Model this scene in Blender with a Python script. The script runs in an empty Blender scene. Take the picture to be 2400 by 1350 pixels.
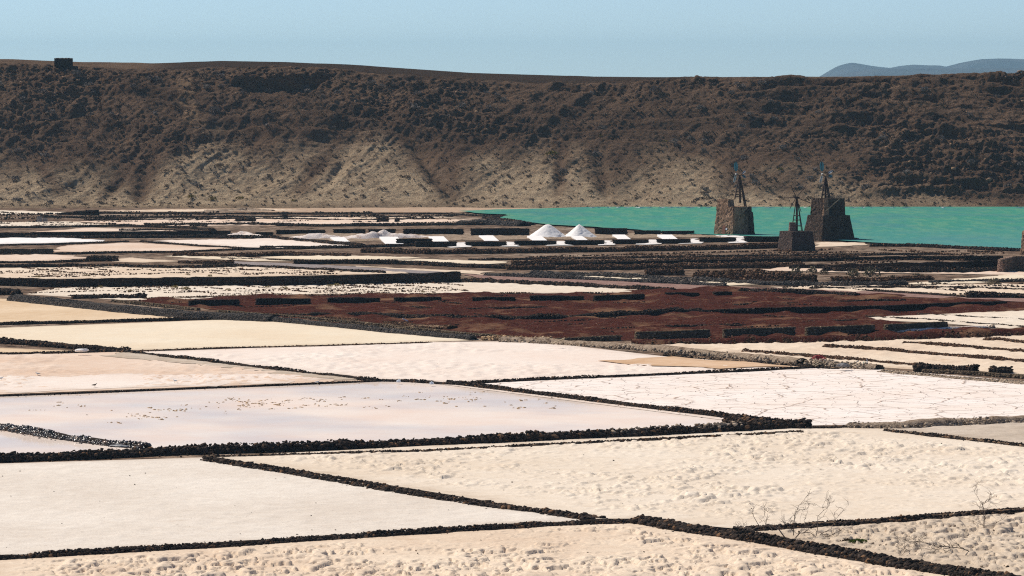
import bpy, bmesh, math, random
import numpy as np
from mathutils import Vector, Matrix

random.seed(7)
RNG = np.random.default_rng(11)
scene = bpy.context.scene
COL = scene.collection

# ------------------------------------------------------------------ camera
CAM_H, FOC = 36.0, 10000.0            # eye height (m), focal length in photo pixels
TH = math.atan(500.0 / FOC)           # the horizon lies 500 px above the centre
cam = bpy.data.cameras.new('camera')
cam.sensor_width = 36.0
cam.lens = FOC / 2400.0 * 36.0
cam.clip_start, cam.clip_end = 1.0, 60000.0
cam_ob = bpy.data.objects.new('camera', cam)
COL.objects.link(cam_ob)
cam_ob.location = (0, 0, CAM_H)
cam_ob.rotation_euler = (math.pi / 2 - TH, 0, 0)
scene.camera = cam_ob

# ------------------------------------------------------------------ world, sun, exposure
SUN_EL = math.radians(48)
SUN_H = Vector((-0.80, 0.60)).normalized()       # horizontal direction towards the sun
world = bpy.data.worlds.new('World')
scene.world = world
world.use_nodes = True
wn = world.node_tree
wn.nodes.clear()
sky = wn.nodes.new('ShaderNodeTexSky')
sky.sky_type = 'NISHITA'
sky.sun_disc = False
sky.sun_elevation = SUN_EL
sky.sun_rotation = math.atan2(SUN_H.x, SUN_H.y)
sky.altitude = 0
sky.air_density = 0.49
sky.dust_density = 0.0
sky.ozone_density = 3.0
bg = wn.nodes.new('ShaderNodeBackground')
bg.inputs['Strength'].default_value = 0.104
wo = wn.nodes.new('ShaderNodeOutputWorld')
wn.links.new(sky.outputs[0], bg.inputs[0])
wn.links.new(bg.outputs[0], wo.inputs[0])

sl = bpy.data.lights.new('sun', 'SUN')
sl.energy = 5.0
sl.angle = math.radians(0.5)
sl.color = (1.0, 0.93, 0.83)
sun_ob = bpy.data.objects.new('sun', sl)
COL.objects.link(sun_ob)
sd = Vector((SUN_H.x * math.cos(SUN_EL), SUN_H.y * math.cos(SUN_EL), math.sin(SUN_EL)))
sun_ob.rotation_euler = (-sd).to_track_quat('-Z', 'Y').to_euler()
sun_ob.location = (-100, 400, 200)

scene.view_settings.view_transform = 'Standard'
scene.view_settings.look = 'None'
scene.view_settings.gamma = 1.0
scene.view_settings.use_curve_mapping = False
scene.view_settings.exposure = -0.03
scene.render.engine = 'CYCLES'
scene.cycles.max_bounces = 6
scene.cycles.volume_bounces = 0
scene.cycles.use_denoising = False
scene.cycles.filter_width = 1.15
scene.cycles.sample_clamp_indirect = 4.0

# ------------------------------------------------------------------ helpers
CT, ST = math.cos(TH), math.sin(TH)

def ray(px, py):
    a = (px - 1200.0) / FOC
    b = (675.0 - py) / FOC
    return np.array([a, CT + b * ST, -ST + b * CT])

def P(px, py, z=0.0):
    """point on the level z that a place in the survey photograph corresponds to"""
    d = ray(px, py)
    t = (z - CAM_H) / d[2]
    return np.array([d[0] * t, d[1] * t, z])

def PY(px, py, Y):
    """point at the distance Y along the view axis of the valley"""
    d = ray(px, py)
    t = Y / d[1]
    return np.array([d[0] * t, Y, CAM_H + d[2] * t])

def proj(X, Y, Z):
    dz = Z - CAM_H
    f = Y * CT - dz * ST
    u = Y * ST + dz * CT
    return 1200 + FOC * X / f, 675 - FOC * u / f

def ppm(py):
    return (py - 175.0) / 36.0

def hsh(ix, iy, seed):
    with np.errstate(over='ignore'):
        n = (ix.astype(np.int64) * 374761393 + iy.astype(np.int64) * 668265263 + seed * 974634777) & 0xFFFFFFFF
        n = ((n ^ (n >> 13)) * 1274126177) & 0xFFFFFFFF
        n = ((n ^ (n >> 16)) * 2246822519) & 0xFFFFFFFF
        n = n ^ (n >> 15)
    return (n & 0xFFFFFF) / float(0x1000000)

def vnoise(x, y, seed=0):
    ix = np.floor(x); iy = np.floor(y)
    fx = x - ix; fy = y - iy
    fx = fx * fx * fx * (fx * (fx * 6 - 15) + 10)
    fy = fy * fy * fy * (fy * (fy * 6 - 15) + 10)
    a = hsh(ix, iy, seed); b = hsh(ix + 1, iy, seed)
    c = hsh(ix, iy + 1, seed); d = hsh(ix + 1, iy + 1, seed)
    return (a + (b - a) * fx) * (1 - fy) + (c + (d - c) * fx) * fy

def fbm(x, y, oct=4, seed=0, gain=0.5):
    s = 0; a = 1.0; t = 0
    for k in range(oct):
        s = s + a * vnoise(x * 2 ** k + 17.3 * k, y * 2 ** k - 9.1 * k, seed + k)
        t += a; a *= gain
    return s / t

def ridged(x, y, oct=4, seed=0):
    s = 0; a = 1.0; t = 0
    for k in range(oct):
        s = s + a * (1 - np.abs(2 * vnoise(x * 2 ** k + 5.7 * k, y * 2 ** k + 3.3 * k, seed + k) - 1))
        t += a; a *= 0.5
    return s / t

def lumps(x, y, cx, cy, dens, seed):
    """flat-topped crust lumps scattered over cells of cx by cy metres"""
    gx = x / cx; gy = y / cy
    ix = np.floor(gx); iy = np.floor(gy)
    h = np.zeros_like(x)
    for i in (-1, 0, 1):
        for j in (-1, 0, 1):
            jx = ix + i; jy = iy + j
            px = jx + hsh(jx, jy, seed); py = jy + hsh(jx, jy, seed + 1)
            on = hsh(jx, jy, seed + 2) < dens
            r = 0.22 + 0.42 * hsh(jx, jy, seed + 3)
            asp = 0.7 + 0.9 * hsh(jx, jy, seed + 4)
            d = ((gx - px) / (r * asp)) ** 2 + ((gy - py) / r) ** 2
            v = np.where(on, np.clip(1 - d, 0, 1) ** 0.42 * (0.35 + 0.65 * hsh(jx, jy, seed + 5)), 0)
            h = np.maximum(h, v)
    return h

def smooth(a, b, x):
    t = np.clip((x - a) / (b - a), 0, 1)
    return t * t * (3 - 2 * t)

def link(o, parent=None, label=None, cat=None, group=None, kind=None):
    COL.objects.link(o)
    if parent is not None:
        o.parent = parent
    if label: o['label'] = label
    if cat: o['category'] = cat
    if group: o['group'] = group
    if kind: o['kind'] = kind
    return o

def mesh_np(name, verts, faces, mat=None, smooth_shade=False, attrs=None):
    me = bpy.data.meshes.new(name)
    verts = np.asarray(verts, np.float32)
    faces = np.asarray(faces, np.int32)
    k = faces.shape[1]
    me.vertices.add(len(verts)); me.vertices.foreach_set('co', verts.ravel())
    me.loops.add(faces.size); me.loops.foreach_set('vertex_index', faces.ravel())
    me.polygons.add(len(faces))
    me.polygons.foreach_set('loop_start', np.arange(0, faces.size, k, dtype=np.int32))
    if smooth_shade:
        me.polygons.foreach_set('use_smooth', np.ones(len(faces), bool))
    me.update(calc_edges=True)
    if attrs:
        for n, v in attrs.items():
            a = me.attributes.new(n, 'FLOAT', 'POINT')
            a.data.foreach_set('value', np.asarray(v, np.float32))
    if mat: me.materials.append(mat)
    return me

def ob(name, me, **kw):
    return link(bpy.data.objects.new(name, me), **kw)

def empty(name, loc, **kw):
    o = bpy.data.objects.new(name, None)
    o.empty_display_size = 0.3
    o.location = loc
    return link(o, **kw)

class MB:
    """collects shapes of one part"""
    def __init__(s): s.v = []; s.f = []
    def add(s, v, f):
        n = len(s.v); s.v += [tuple(q) for q in v]; s.f += [tuple(i + n for i in q) for q in f]
    def hexa(s, b, t):
        """frustum from four bottom and four top corners"""
        s.add(list(b) + list(t), [(3, 2, 1, 0), (4, 5, 6, 7)] + [(i, (i + 1) % 4, 4 + (i + 1) % 4, 4 + i) for i in range(4)])
    def box(s, c, d, M=None):
        x, y, z = d[0] / 2, d[1] / 2, d[2] / 2
        q = [Vector((a * x, b * y, k * z)) for k in (-1, 1) for a, b in ((-1, -1), (1, -1), (1, 1), (-1, 1))]
        if M: q = [M @ p for p in q]
        q = [p + Vector(c) for p in q]
        s.hexa(q[:4], q[4:])
    def tube(s, pts, rad, n=6, cap=True):
        pts = [Vector(p) for p in pts]
        if not hasattr(rad, '__len__'): rad = [rad] * len(pts)
        rings = []
        for i, p in enumerate(pts):
            d = (pts[min(i + 1, len(pts) - 1)] - pts[max(i - 1, 0)])
            d = d.normalized() if d.length > 1e-6 else Vector((0, 0, 1))
            a = d.orthogonal().normalized() if i == 0 else (a - d * a.dot(d)).normalized()
            b = d.cross(a)
            rings.append([p + (a * math.cos(k * 2 * math.pi / n) + b * math.sin(k * 2 * math.pi / n)) * rad[i] for k in range(n)])
        v = [q for r in rings for q in r]
        f = []
        for i in range(len(pts) - 1):
            for k in range(n):
                f.append((i * n + k, i * n + (k + 1) % n, (i + 1) * n + (k + 1) % n, (i + 1) * n + k))
        if cap:
            f.append(tuple(range(n))[::-1]); f.append(tuple((len(pts) - 1) * n + k for k in range(n)))
        s.add(v, f)
    def build(s, name, mat, smooth_shade=False, bevel=0, **kw):
        me = bpy.data.meshes.new(name)
        me.from_pydata(s.v, [], s.f)
        me.materials.append(mat)
        if smooth_shade:
            for p in me.polygons: p.use_smooth = True
        me.update()
        o = ob(name, me, **kw)
        if bevel:
            m = o.modifiers.new('bevel', 'BEVEL'); m.width = bevel; m.segments = 1
        return o

# ------------------------------------------------------------------ materials
class NT:
    def __init__(s, name):
        s.m = bpy.data.materials.new(name); s.m.use_nodes = True
        s.t = s.m.node_tree; s.b = s.t.nodes['Principled BSDF']
        s.out = s.t.nodes['Material Output']
        s.co = s.t.nodes.new('ShaderNodeNewGeometry').outputs['Position']
    def n(s, typ, **kw):
        q = s.t.nodes.new(typ)
        for k, v in kw.items():
            if k in q.inputs: s.set(q.inputs[k], v)
            else: setattr(q, k, v)
        return q
    def set(s, sock, v):
        if isinstance(v, bpy.types.NodeSocket): s.t.links.new(v, sock)
        else: sock.default_value = v
    def scaled(s, sx, sy, sz):
        q = s.n('ShaderNodeVectorMath', operation='MULTIPLY')
        s.t.links.new(s.co, q.inputs[0]); q.inputs[1].default_value = (sx, sy, sz)
        return q.outputs[0]
    def noise(s, scale, detail=4, rough=0.55, vec=None):
        q = s.n('ShaderNodeTexNoise', Scale=scale, Detail=detail, Roughness=rough)
        s.t.links.new(vec if vec else s.co, q.inputs['Vector'])
        return q.outputs['Fac']
    def ramp(s, fac, stops):
        q = s.n('ShaderNodeValToRGB'); e = q.color_ramp.elements
        while len(e) > 1: e.remove(e[0])
        e[0].position = stops[0][0]; e[0].color = tuple(stops[0][1]) + (1,) if len(stops[0][1]) == 3 else stops[0][1]
        for p, c in stops[1:]:
            k = e.new(p); k.color = tuple(c) + (1,)
        s.set(q.inputs[0], fac)
        return q.outputs[0]
    def rng(s, v, a, b, c=0.0, d=1.0):
        q = s.n('ShaderNodeMapRange'); s.set(q.inputs[0], v)
        for i, k in enumerate((a, b, c, d)): s.set(q.inputs[i + 1], k)
        return q.outputs[0]
    def mix(s, f, a, b):
        q = s.n('ShaderNodeMix', data_type='RGBA'); s.set(q.inputs[0], f)
        for i, v in ((6, a), (7, b)):
            if not isinstance(v, bpy.types.NodeSocket) and len(v) == 3: v = tuple(v) + (1,)
            s.set(q.inputs[i], v)
        return q.outputs[2]
    def math(s, op, a, b=0.0):
        q = s.n('ShaderNodeMath', operation=op); s.set(q.inputs[0], a); s.set(q.inputs[1], b)
        return q.outputs[0]
    def bump(s, h, dist, strength=1.0):
        q = s.n('ShaderNodeBump', Distance=dist, Strength=strength); s.set(q.inputs['Height'], h)
        s.t.links.new(q.outputs[0], s.b.inputs['Normal'])
        return q.outputs[0]
    def col(s, c): s.set(s.b.inputs['Base Color'], c)
    def attr(s, name): return s.n('ShaderNodeAttribute', attribute_name=name).outputs['Fac']

def salt_mat(name, c1, c2, stain=(0.45, 0.27, 0.14), stain_lo=0.68, bump=0.05, specks=True, gloss=0.75):
    """crusted salt or salty sand: two tones in drifts, rusty stains, dark specks"""
    t = NT(name)
    big = t.noise(0.05, 5, 0.6); mid = t.noise(0.6, 5, 0.65); fine = t.noise(5.0, 3, 0.7)
    c = t.mix(t.rng(t.math('ADD', t.math('MULTIPLY', big, 0.6), t.math('MULTIPLY', mid, 0.4)), 0.38, 0.62), c1, c2)
    c = t.mix(t.math('MULTIPLY', t.rng(t.noise(0.16, 6, 0.7), stain_lo, stain_lo + 0.14), 0.45), c, stain)
    c = t.mix(t.math('MULTIPLY', t.rng(fine, 0.45, 0.7), 0.30), c, tuple(x * 0.72 for x in c1))
    c = t.mix(t.math('MULTIPLY', t.math('MULTIPLY', t.attr('rim'), t.rng(t.noise(0.35, 5, 0.7), 0.36, 0.62)), 0.6), c, tuple(0.5 * a + 0.3 * b for a, b in zip(c1, stain)))
    if specks:
        c = t.mix(t.math('MULTIPLY', t.rng(t.noise(2.2, 2, 0.5), 0.72, 0.76), 0.55), c, (0.2, 0.13, 0.08))
    t.col(c)
    t.b.inputs['Roughness'].default_value = gloss
    t.b.inputs['Specular IOR Level'].default_value = 0.0
    h = t.math('ADD', t.math('MULTIPLY', mid, 1.0), t.math('MULTIPLY', fine, 0.3))
    t.bump(h, bump)
    return t.m

M = {}
M['cream'] = salt_mat('salty_sand_cream', (0.70, 0.54, 0.40), (0.81, 0.67, 0.52), stain_lo=0.61, bump=0.10)
M['cream2'] = salt_mat('salty_sand_pale', (0.74, 0.615, 0.48), (0.83, 0.725, 0.60), stain_lo=0.62, bump=0.08)
M['white'] = salt_mat('salt_crust_white', (0.70, 0.61, 0.515), (0.82, 0.74, 0.645), stain_lo=0.63, bump=0.13)
M['grey'] = salt_mat('salt_crust_grey', (0.50, 0.41, 0.32), (0.66, 0.56, 0.46), bump=0.12)
M['greycream'] = salt_mat('salt_crust_grey_cream', (0.56, 0.45, 0.34), (0.70, 0.58, 0.45), bump=0.12)
M['pinkwhite'] = salt_mat('salt_crust_pink_white', (0.82, 0.68, 0.58), (0.87, 0.77, 0.68), stain_lo=0.7, bump=0.06)
M['pink'] = salt_mat('salt_crust_pink', (0.70, 0.51, 0.38), (0.80, 0.65, 0.53), stain_lo=0.66, bump=0.06)
M['yellow'] = salt_mat('sand_yellow', (0.78, 0.64, 0.47), (0.83, 0.72, 0.56), bump=0.05)
M['sand'] = salt_mat('sand_ochre', (0.64, 0.46, 0.29), (0.78, 0.61, 0.43), bump=0.05)
M['purewhite'] = salt_mat('fresh_salt', (0.88, 0.84, 0.80), (0.92, 0.88, 0.84), stain_lo=0.85, bump=0.06, specks=False)
M['rust'] = salt_mat('rusty_mud', (0.62, 0.40, 0.24), (0.76, 0.56, 0.40), bump=0.03)

def cracked():
    t = NT('cracked_salt_plates')
    big = t.noise(0.07, 5, 0.6); mid = t.noise(0.9, 5, 0.6)
    c = t.mix(t.rng(big, 0.35, 0.65), (0.86, 0.74, 0.65), (0.89, 0.80, 0.73))
    warp = t.n('ShaderNodeVectorMath', operation='ADD')
    nz = t.n('ShaderNodeTexNoise', Scale=0.5, Detail=3.0)
    t.t.links.new(t.co, nz.inputs['Vector'])
    sc = t.n('ShaderNodeVectorMath', operation='SCALE'); sc.inputs['Scale'].default_value = 1.6
    t.t.links.new(nz.outputs['Color'], sc.inputs[0])
    t.t.links.new(t.co, warp.inputs[0]); t.t.links.new(sc.outputs[0], warp.inputs[1])
    hs = []
    for scale, w, k in ((0.15, 0.034, 0.75), (0.36, 0.03, 0.5)):
        v = t.n('ShaderNodeTexVoronoi', feature='DISTANCE_TO_EDGE', Scale=scale)
        v.voronoi_dimensions = '2D'
        t.t.links.new(warp.outputs[0], v.inputs['Vector'])
        e = t.rng(v.outputs['Distance'], 0.0, w, 1.0, 0.0)
        e = t.math('MULTIPLY', e, t.rng(t.noise(0.25, 3, 0.6), 0.34, 0.52))
        hs.append(e)
        c = t.mix(t.math('MULTIPLY', e, k), c, (0.24, 0.13, 0.07))
    c = t.mix(t.math('MULTIPLY', t.rng(t.noise(0.12, 6, 0.7), 0.66, 0.8), 0.4), c, (0.62, 0.42, 0.28))
    t.col(c)
    t.b.inputs['Roughness'].default_value = 0.7
    t.b.inputs['Specular IOR Level'].default_value = 0.0
    t.bump(t.math('ADD', t.math('ADD', hs[0], hs[1]), t.math('MULTIPLY', mid, 0.5)), 0.08)
    return t.m
M['cracked'] = cracked()

def brine():
    t = NT('pink_brine')
    # wind lanes: smooth water mirrors the sky, rippled water lets the pink bottom through
    lane = t.noise(1.0, 4, 0.55, t.scaled(0.035, 0.035, 0.1))
    rip = t.noise(1.0, 3, 0.6, t.scaled(1.2, 2.4, 1))
    bott = t.noise(0.12, 5, 0.65)
    t.col(t.mix(t.rng(bott, 0.35, 0.7), (0.80, 0.645, 0.545), (0.83, 0.73, 0.645)))
    t.b.inputs['Roughness'].default_value = 0.8
    t.b.inputs['Specular IOR Level'].default_value = 0.0
    g = t.n('ShaderNodeBsdfGlossy'); g.inputs['Roughness'].default_value = 0.06
    bp = t.n('ShaderNodeBump', Distance=0.01, Strength=0.6); t.set(bp.inputs['Height'], rip)
    t.t.links.new(bp.outputs[0], g.inputs['Normal'])
    mx = t.n('ShaderNodeMixShader')
    t.set(mx.inputs[0], t.rng(lane, 0.36, 0.60, 0.36, 0.06))
    t.t.links.new(t.b.outputs[0], mx.inputs[1]); t.t.links.new(g.outputs[0], mx.inputs[2])
    t.t.links.new(mx.outputs[0], t.out.inputs['Surface'])
    return t.m
M['brine'] = brine()

def lagoon():
    t = NT('lagoon_water')
    w1 = t.noise(1.0, 4, 0.6, t.scaled(0.05, 0.022, 1)); w2 = t.noise(1.0, 4, 0.7, t.scaled(0.30, 0.07, 1))
    deep = t.noise(1.0, 3, 0.5, t.scaled(0.008, 0.012, 1))
    c = t.mix(t.rng(deep, 0.35, 0.65), (0.044, 0.24, 0.18), (0.060, 0.27, 0.19))
    c = t.mix(t.math('MULTIPLY', t.rng(w2, 0.46, 0.62), 0.8), c, (0.13, 0.31, 0.19))
    c = t.mix(t.math('MULTIPLY', t.rng(w1, 0.48, 0.64), 0.5), c, (0.040, 0.20, 0.215))
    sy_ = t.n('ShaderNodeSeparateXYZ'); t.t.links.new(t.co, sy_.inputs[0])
    c = t.mix(t.math('MULTIPLY', t.rng(sy_.outputs[1], 1020, 900), 0.55), c, (0.085, 0.25, 0.26))      # bluer towards the mill side
    t.col(c)
    t.b.inputs['Roughness'].default_value = 0.9
    t.b.inputs['Specular IOR Level'].default_value = 0.0
    g = t.n('ShaderNodeBsdfGlossy'); g.inputs['Roughness'].default_value = 0.32
    bp = t.n('ShaderNodeBump', Distance=0.25, Strength=1.0); t.set(bp.inputs['Height'], t.math('ADD', w2, t.noise(1.0, 3, 0.6, t.scaled(0.5, 0.9, 1))))
    t.t.links.new(bp.outputs[0], g.inputs['Normal']); t.t.links.new(bp.outputs[0], t.b.inputs['Normal'])
    mx = t.n('ShaderNodeMixShader'); t.set(mx.inputs[0], t.rng(w1, 0.35, 0.7, 0.05, 0.18))
    t.t.links.new(t.b.outputs[0], mx.inputs[1]); t.t.links.new(g.outputs[0], mx.inputs[2])
    t.t.links.new(mx.outputs[0], t.out.inputs['Surface'])
    return t.m
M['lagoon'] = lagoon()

def lava(name='lava_stone', dark=(0.022, 0.019, 0.018), mid=(0.055, 0.042, 0.035), warm=(0.20, 0.115, 0.065), wet=False, cover=0.0):
    t = NT(name)
    oi = t.n('ShaderNodeObjectInfo').outputs['Random']
    r = t.math('FRACT', t.math('ADD', oi, t.attr('rnd')))
    c = t.ramp(r, [(0.0, dark), (0.6, mid), (0.85, tuple(x * 1.4 for x in mid)), (0.97, warm)])
    c = t.mix(t.math('MULTIPLY', t.rng(t.noise(3.0, 4, 0.7), 0.55, 0.8), 0.6), c, tuple(x * 1.8 for x in mid))
    if cover: c = t.mix(t.math('MULTIPLY', t.rng(t.noise(0.8, 4, 0.7), 0.5, 0.62), cover), c, (0.5, 0.40, 0.30))
    t.col(c)
    t.b.inputs['Roughness'].default_value = 0.22 if wet else 0.92
    t.b.inputs['Specular IOR Level'].default_value = 0.6 if wet else 0.0
    t.bump(t.noise(9.0, 3, 0.7), 0.04)
    return t.m
M['lava'] = lava()
M['lava_wet'] = lava('wet_lava_stone', wet=True)
M['lava_brown'] = lava('brown_lava_stone', (0.045, 0.027, 0.018), (0.11, 0.065, 0.042), (0.26, 0.16, 0.10))
M['lava_salty'] = lava('salt_dusted_lava_stone', cover=0.8)
M['gravel'] = lava('grey_gravel', (0.05, 0.045, 0.042), (0.10, 0.088, 0.08), (0.18, 0.14, 0.11))
M['sandy_lump'] = lava('sandy_lump', (0.30, 0.23, 0.165), (0.42, 0.33, 0.24), (0.06, 0.045, 0.035))
M['salt_lump'] = lava('salt_lump', (0.85, 0.76, 0.70), (0.82, 0.70, 0.62), (0.7, 0.55, 0.45))
M['ochre_lump'] = lava('ochre_crust_lump', (0.42, 0.27, 0.14), (0.5, 0.34, 0.2), (0.6, 0.44, 0.28))

def core_mat(name, c1, c2, c3=None, sc=2.5):
    t = NT(name)
    c = t.mix(t.rng(t.noise(sc, 5, 0.7), 0.42, 0.6), c1, c2)
    if c3: c = t.mix(t.rng(t.noise(0.7, 4, 0.7), 0.54, 0.66), c, c3)
    t.col(c); t.b.inputs['Roughness'].default_value = 0.95
    t.b.inputs['Specular IOR Level'].default_value = 0.0
    t.bump(t.noise(4.0, 5, 0.7), 0.15)
    return t.m
M['core_dark'] = core_mat('dark_rubble_fill', (0.025, 0.021, 0.019), (0.06, 0.045, 0.036))
M['core_sandy'] = core_mat('sandy_rubble_fill', (0.10, 0.07, 0.05), (0.40, 0.27, 0.17))
M['bank'] = core_mat('sandy_bank', (0.26, 0.19, 0.135), (0.44, 0.34, 0.25), (0.12, 0.08, 0.055))
M['saltbank'] = core_mat('dirty_salt_bank', (0.78, 0.66, 0.58), (0.86, 0.77, 0.70), (0.55, 0.40, 0.32))
M['gravelbank'] = core_mat('gravel_bank', (0.045, 0.04, 0.037), (0.095, 0.082, 0.074))

def masonry(name, a, b, mortar, scale=2.4, rnd=0.9):
    t = NT(name)
    v = t.n('ShaderNodeTexVoronoi', Scale=scale); t.t.links.new(t.co, v.inputs['Vector'])
    e = t.n('ShaderNodeTexVoronoi', feature='DISTANCE_TO_EDGE', Scale=scale); t.t.links.new(t.co, e.inputs['Vector'])
    sep = t.n('ShaderNodeSeparateColor'); t.t.links.new(v.outputs['Color'], sep.inputs[0])
    c = t.mix(sep.outputs[0], a, b)
    c = t.mix(t.math('MULTIPLY', t.rng(t.noise(0.5, 5, 0.7), 0.4, 0.7), 0.6), c, tuple(x * 0.6 for x in a))
    c = t.mix(t.rng(e.outputs['Distance'], 0.03, 0.09, 1, 0), c, mortar)
    t.col(c); t.b.inputs['Roughness'].default_value = 0.92
    t.b.inputs['Specular IOR Level'].default_value = 0.0
    t.bump(t.math('ADD', t.rng(e.outputs['Distance'], 0.0, 0.15), t.math('MULTIPLY', t.noise(6, 4, 0.7), 0.5)), 0.14)
    return t.m
M['masonry_dark'] = masonry('dark_basalt_masonry', (0.028, 0.023, 0.021), (0.075, 0.055, 0.045), (0.05, 0.038, 0.03))
M['masonry_brown'] = masonry('mortared_brown_masonry', (0.10, 0.075, 0.052), (0.18, 0.135, 0.09), (0.13, 0.096, 0.066), 1.8)
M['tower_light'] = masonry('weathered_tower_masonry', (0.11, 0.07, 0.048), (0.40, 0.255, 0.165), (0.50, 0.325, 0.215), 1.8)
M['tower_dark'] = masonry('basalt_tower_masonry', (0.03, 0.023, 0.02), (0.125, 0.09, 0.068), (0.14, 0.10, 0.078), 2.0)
M['tower_small'] = masonry('rendered_plinth_masonry', (0.09, 0.065, 0.055), (0.15, 0.11, 0.09), (0.13, 0.095, 0.08), 1.6)
M['pink_stone'] = masonry('pinkish_stone', (0.28, 0.18, 0.135), (0.42, 0.29, 0.22), (0.22, 0.14, 0.11), 2.4)

def plain(name, c, rough=0.7, metal=0.0, var=0.3, sc=3.0):
    t = NT(name)
    t.col(t.mix(t.rng(t.noise(sc, 4, 0.65), 0.4, 0.65), c, tuple(x * (1 - var) for x in c)))
    t.b.inputs['Roughness'].default_value = rough; t.b.inputs['Metallic'].default_value = metal
    return t.m
M['rust_steel'] = plain('rusty_steel', (0.065, 0.030, 0.020), 0.85, 0.0, 0.5)
M['grey_steel'] = plain('galvanised_steel', (0.30, 0.30, 0.30), 0.6, 0.2)
M['teal_blade'] = plain('teal_shaded_blade', (0.06, 0.30, 0.36), 0.5)  # teal tone of the blades' shaded side put into the colour
M['white_blade'] = plain('white_sunlit_blade_and_foam', (0.80, 0.82, 0.82), 0.5)  # white of the sunlit side put into the blade colour; foam shares it
M['door'] = plain('red_brown_door', (0.26, 0.085, 0.045), 0.7)
M['sign'] = plain('white_sign', (0.75, 0.78, 0.85), 0.6, 0, 0.05)
M['hole'] = plain('dark_opening', (0.012, 0.010, 0.010), 0.95)
M['wood'] = plain('weathered_wood', (0.42, 0.32, 0.2), 0.85)
M['dead_wood'] = plain('bleached_dead_wood', (0.27, 0.21, 0.165), 0.9, 0, 0.45)
M['dead_wood_dark'] = plain('dark_dead_wood', (0.085, 0.058, 0.042), 0.9, 0, 0.4)
M['red_plastic'] = plain('red_plastic', (0.36, 0.03, 0.02), 0.55)
M['teal_plastic'] = plain('turquoise_plastic', (0.04, 0.42, 0.34), 0.4)
M['grey_board'] = plain('grey_board', (0.20, 0.19, 0.19), 0.85)
M['white_thing'] = plain('white_plastic', (0.8, 0.85, 0.9), 0.5, 0, 0.1)
M['gull_white'] = plain('gull_white_plumage', (0.8, 0.8, 0.8), 0.8, 0, 0.1)
M['gull_grey'] = plain('gull_grey_wing', (0.36, 0.38, 0.41), 0.8, 0, 0.1)
M['gull_brown'] = plain('gull_brown_plumage', (0.17, 0.13, 0.10), 0.8)
M['gull_leg'] = plain('gull_leg', (0.5, 0.35, 0.12), 0.7)

def leaf(name, c1, c2):
    t = NT(name)
    oi = t.n('ShaderNodeObjectInfo').outputs['Random']
    c = t.mix(t.rng(t.noise(3.0, 3, 0.7), 0.35, 0.65), c1, c2)
    c = t.mix(t.math('MULTIPLY', oi, 0.6), c, tuple(x * 0.6 for x in c1))
    t.col(c); t.b.inputs['Roughness'].default_value = 0.9
    t.b.inputs['Specular IOR Level'].default_value = 0.0
    return t.m
M['shrub_grey'] = leaf('grey_dry_foliage', (0.20, 0.17, 0.15), (0.28, 0.24, 0.21))
M['shrub_brown'] = leaf('brown_dry_foliage', (0.15, 0.105, 0.073), (0.22, 0.155, 0.105))
M['shrub_yellow'] = leaf('yellow_green_foliage', (0.20, 0.16, 0.035), (0.30, 0.23, 0.06))
M['saltbush'] = leaf('saltbush_foliage', (0.30, 0.23, 0.08), (0.42, 0.33, 0.15))
M['greenplant'] = leaf('green_succulent', (0.05, 0.085, 0.02), (0.12, 0.16, 0.03))
M['greygreen'] = leaf('grey_green_foliage', (0.20, 0.17, 0.11), (0.27, 0.23, 0.15))

def earth():
    t = NT('volcanic_earth')
    n1 = t.noise(0.045, 6, 0.62); n2 = t.noise(0.35, 6, 0.7); n3 = t.noise(2.0, 4, 0.7)
    c = t.ramp(n1, [(0.30, (0.12, 0.075, 0.05)), (0.45, (0.22, 0.145, 0.10)), (0.56, (0.32, 0.23, 0.165)), (0.70, (0.45, 0.35, 0.27))])
    c = t.mix(t.rng(n2, 0.46, 0.60), c, (0.055, 0.040, 0.032))
    c = t.mix(t.math('MULTIPLY', t.rng(n2, 0.44, 0.32), 0.6), c, (0.56, 0.45, 0.36))
    c = t.mix(t.math('MULTIPLY', t.rng(n3, 0.5, 0.7), 0.4), c, (0.10, 0.07, 0.05))
    t.col(c); t.b.inputs['Roughness'].default_value = 0.95
    t.b.inputs['Specular IOR Level'].default_value = 0.0
    t.bump(t.math('ADD', n2, t.math('MULTIPLY', n3, 0.5)), 0.4)
    return t.m
M['earth'] = earth()

def redsoil():
    t = NT('red_volcanic_gravel')
    n1 = t.noise(0.09, 6, 0.68); n2 = t.noise(0.8, 5, 0.7); n3 = t.noise(4, 3, 0.7)
    c = t.ramp(n2, [(0.3, (0.038, 0.011, 0.009)), (0.5, (0.060, 0.020, 0.015)), (0.7, (0.105, 0.030, 0.021))])
    c = t.mix(t.math('MULTIPLY', t.rng(n1, 0.53, 0.64), 0.7), c, (0.25, 0.14, 0.08))
    c = t.mix(t.math('MULTIPLY', t.rng(t.noise(0.3, 5, 0.7), 0.60, 0.66), 0.6), c, (0.04, 0.022, 0.018))
    c = t.mix(t.math('MULTIPLY', t.rng(n3, 0.60, 0.68), 0.6), c, (0.40, 0.28, 0.20))
    c = t.mix(t.math('MULTIPLY', t.rng(n3, 0.36, 0.28), 0.7), c, (0.03, 0.015, 0.013))
    t.col(c); t.b.inputs['Roughness'].default_value = 0.95
    t.b.inputs['Specular IOR Level'].default_value = 0.0
    t.bump(t.math('ADD', n2, t.math('MULTIPLY', n3, 0.4)), 0.3)
    return t.m
M['red'] = redsoil()
M['track'] = core_mat('red_brown_track', (0.25, 0.145, 0.12), (0.36, 0.24, 0.20), None, 0.5)
M['greyroad'] = core_mat('grey_track', (0.26, 0.22, 0.21), (0.36, 0.31, 0.29), None, 0.5)
M['beach'] = core_mat('beach_sand', (0.42, 0.29, 0.20), (0.52, 0.38, 0.27), None, 0.4)

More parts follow.
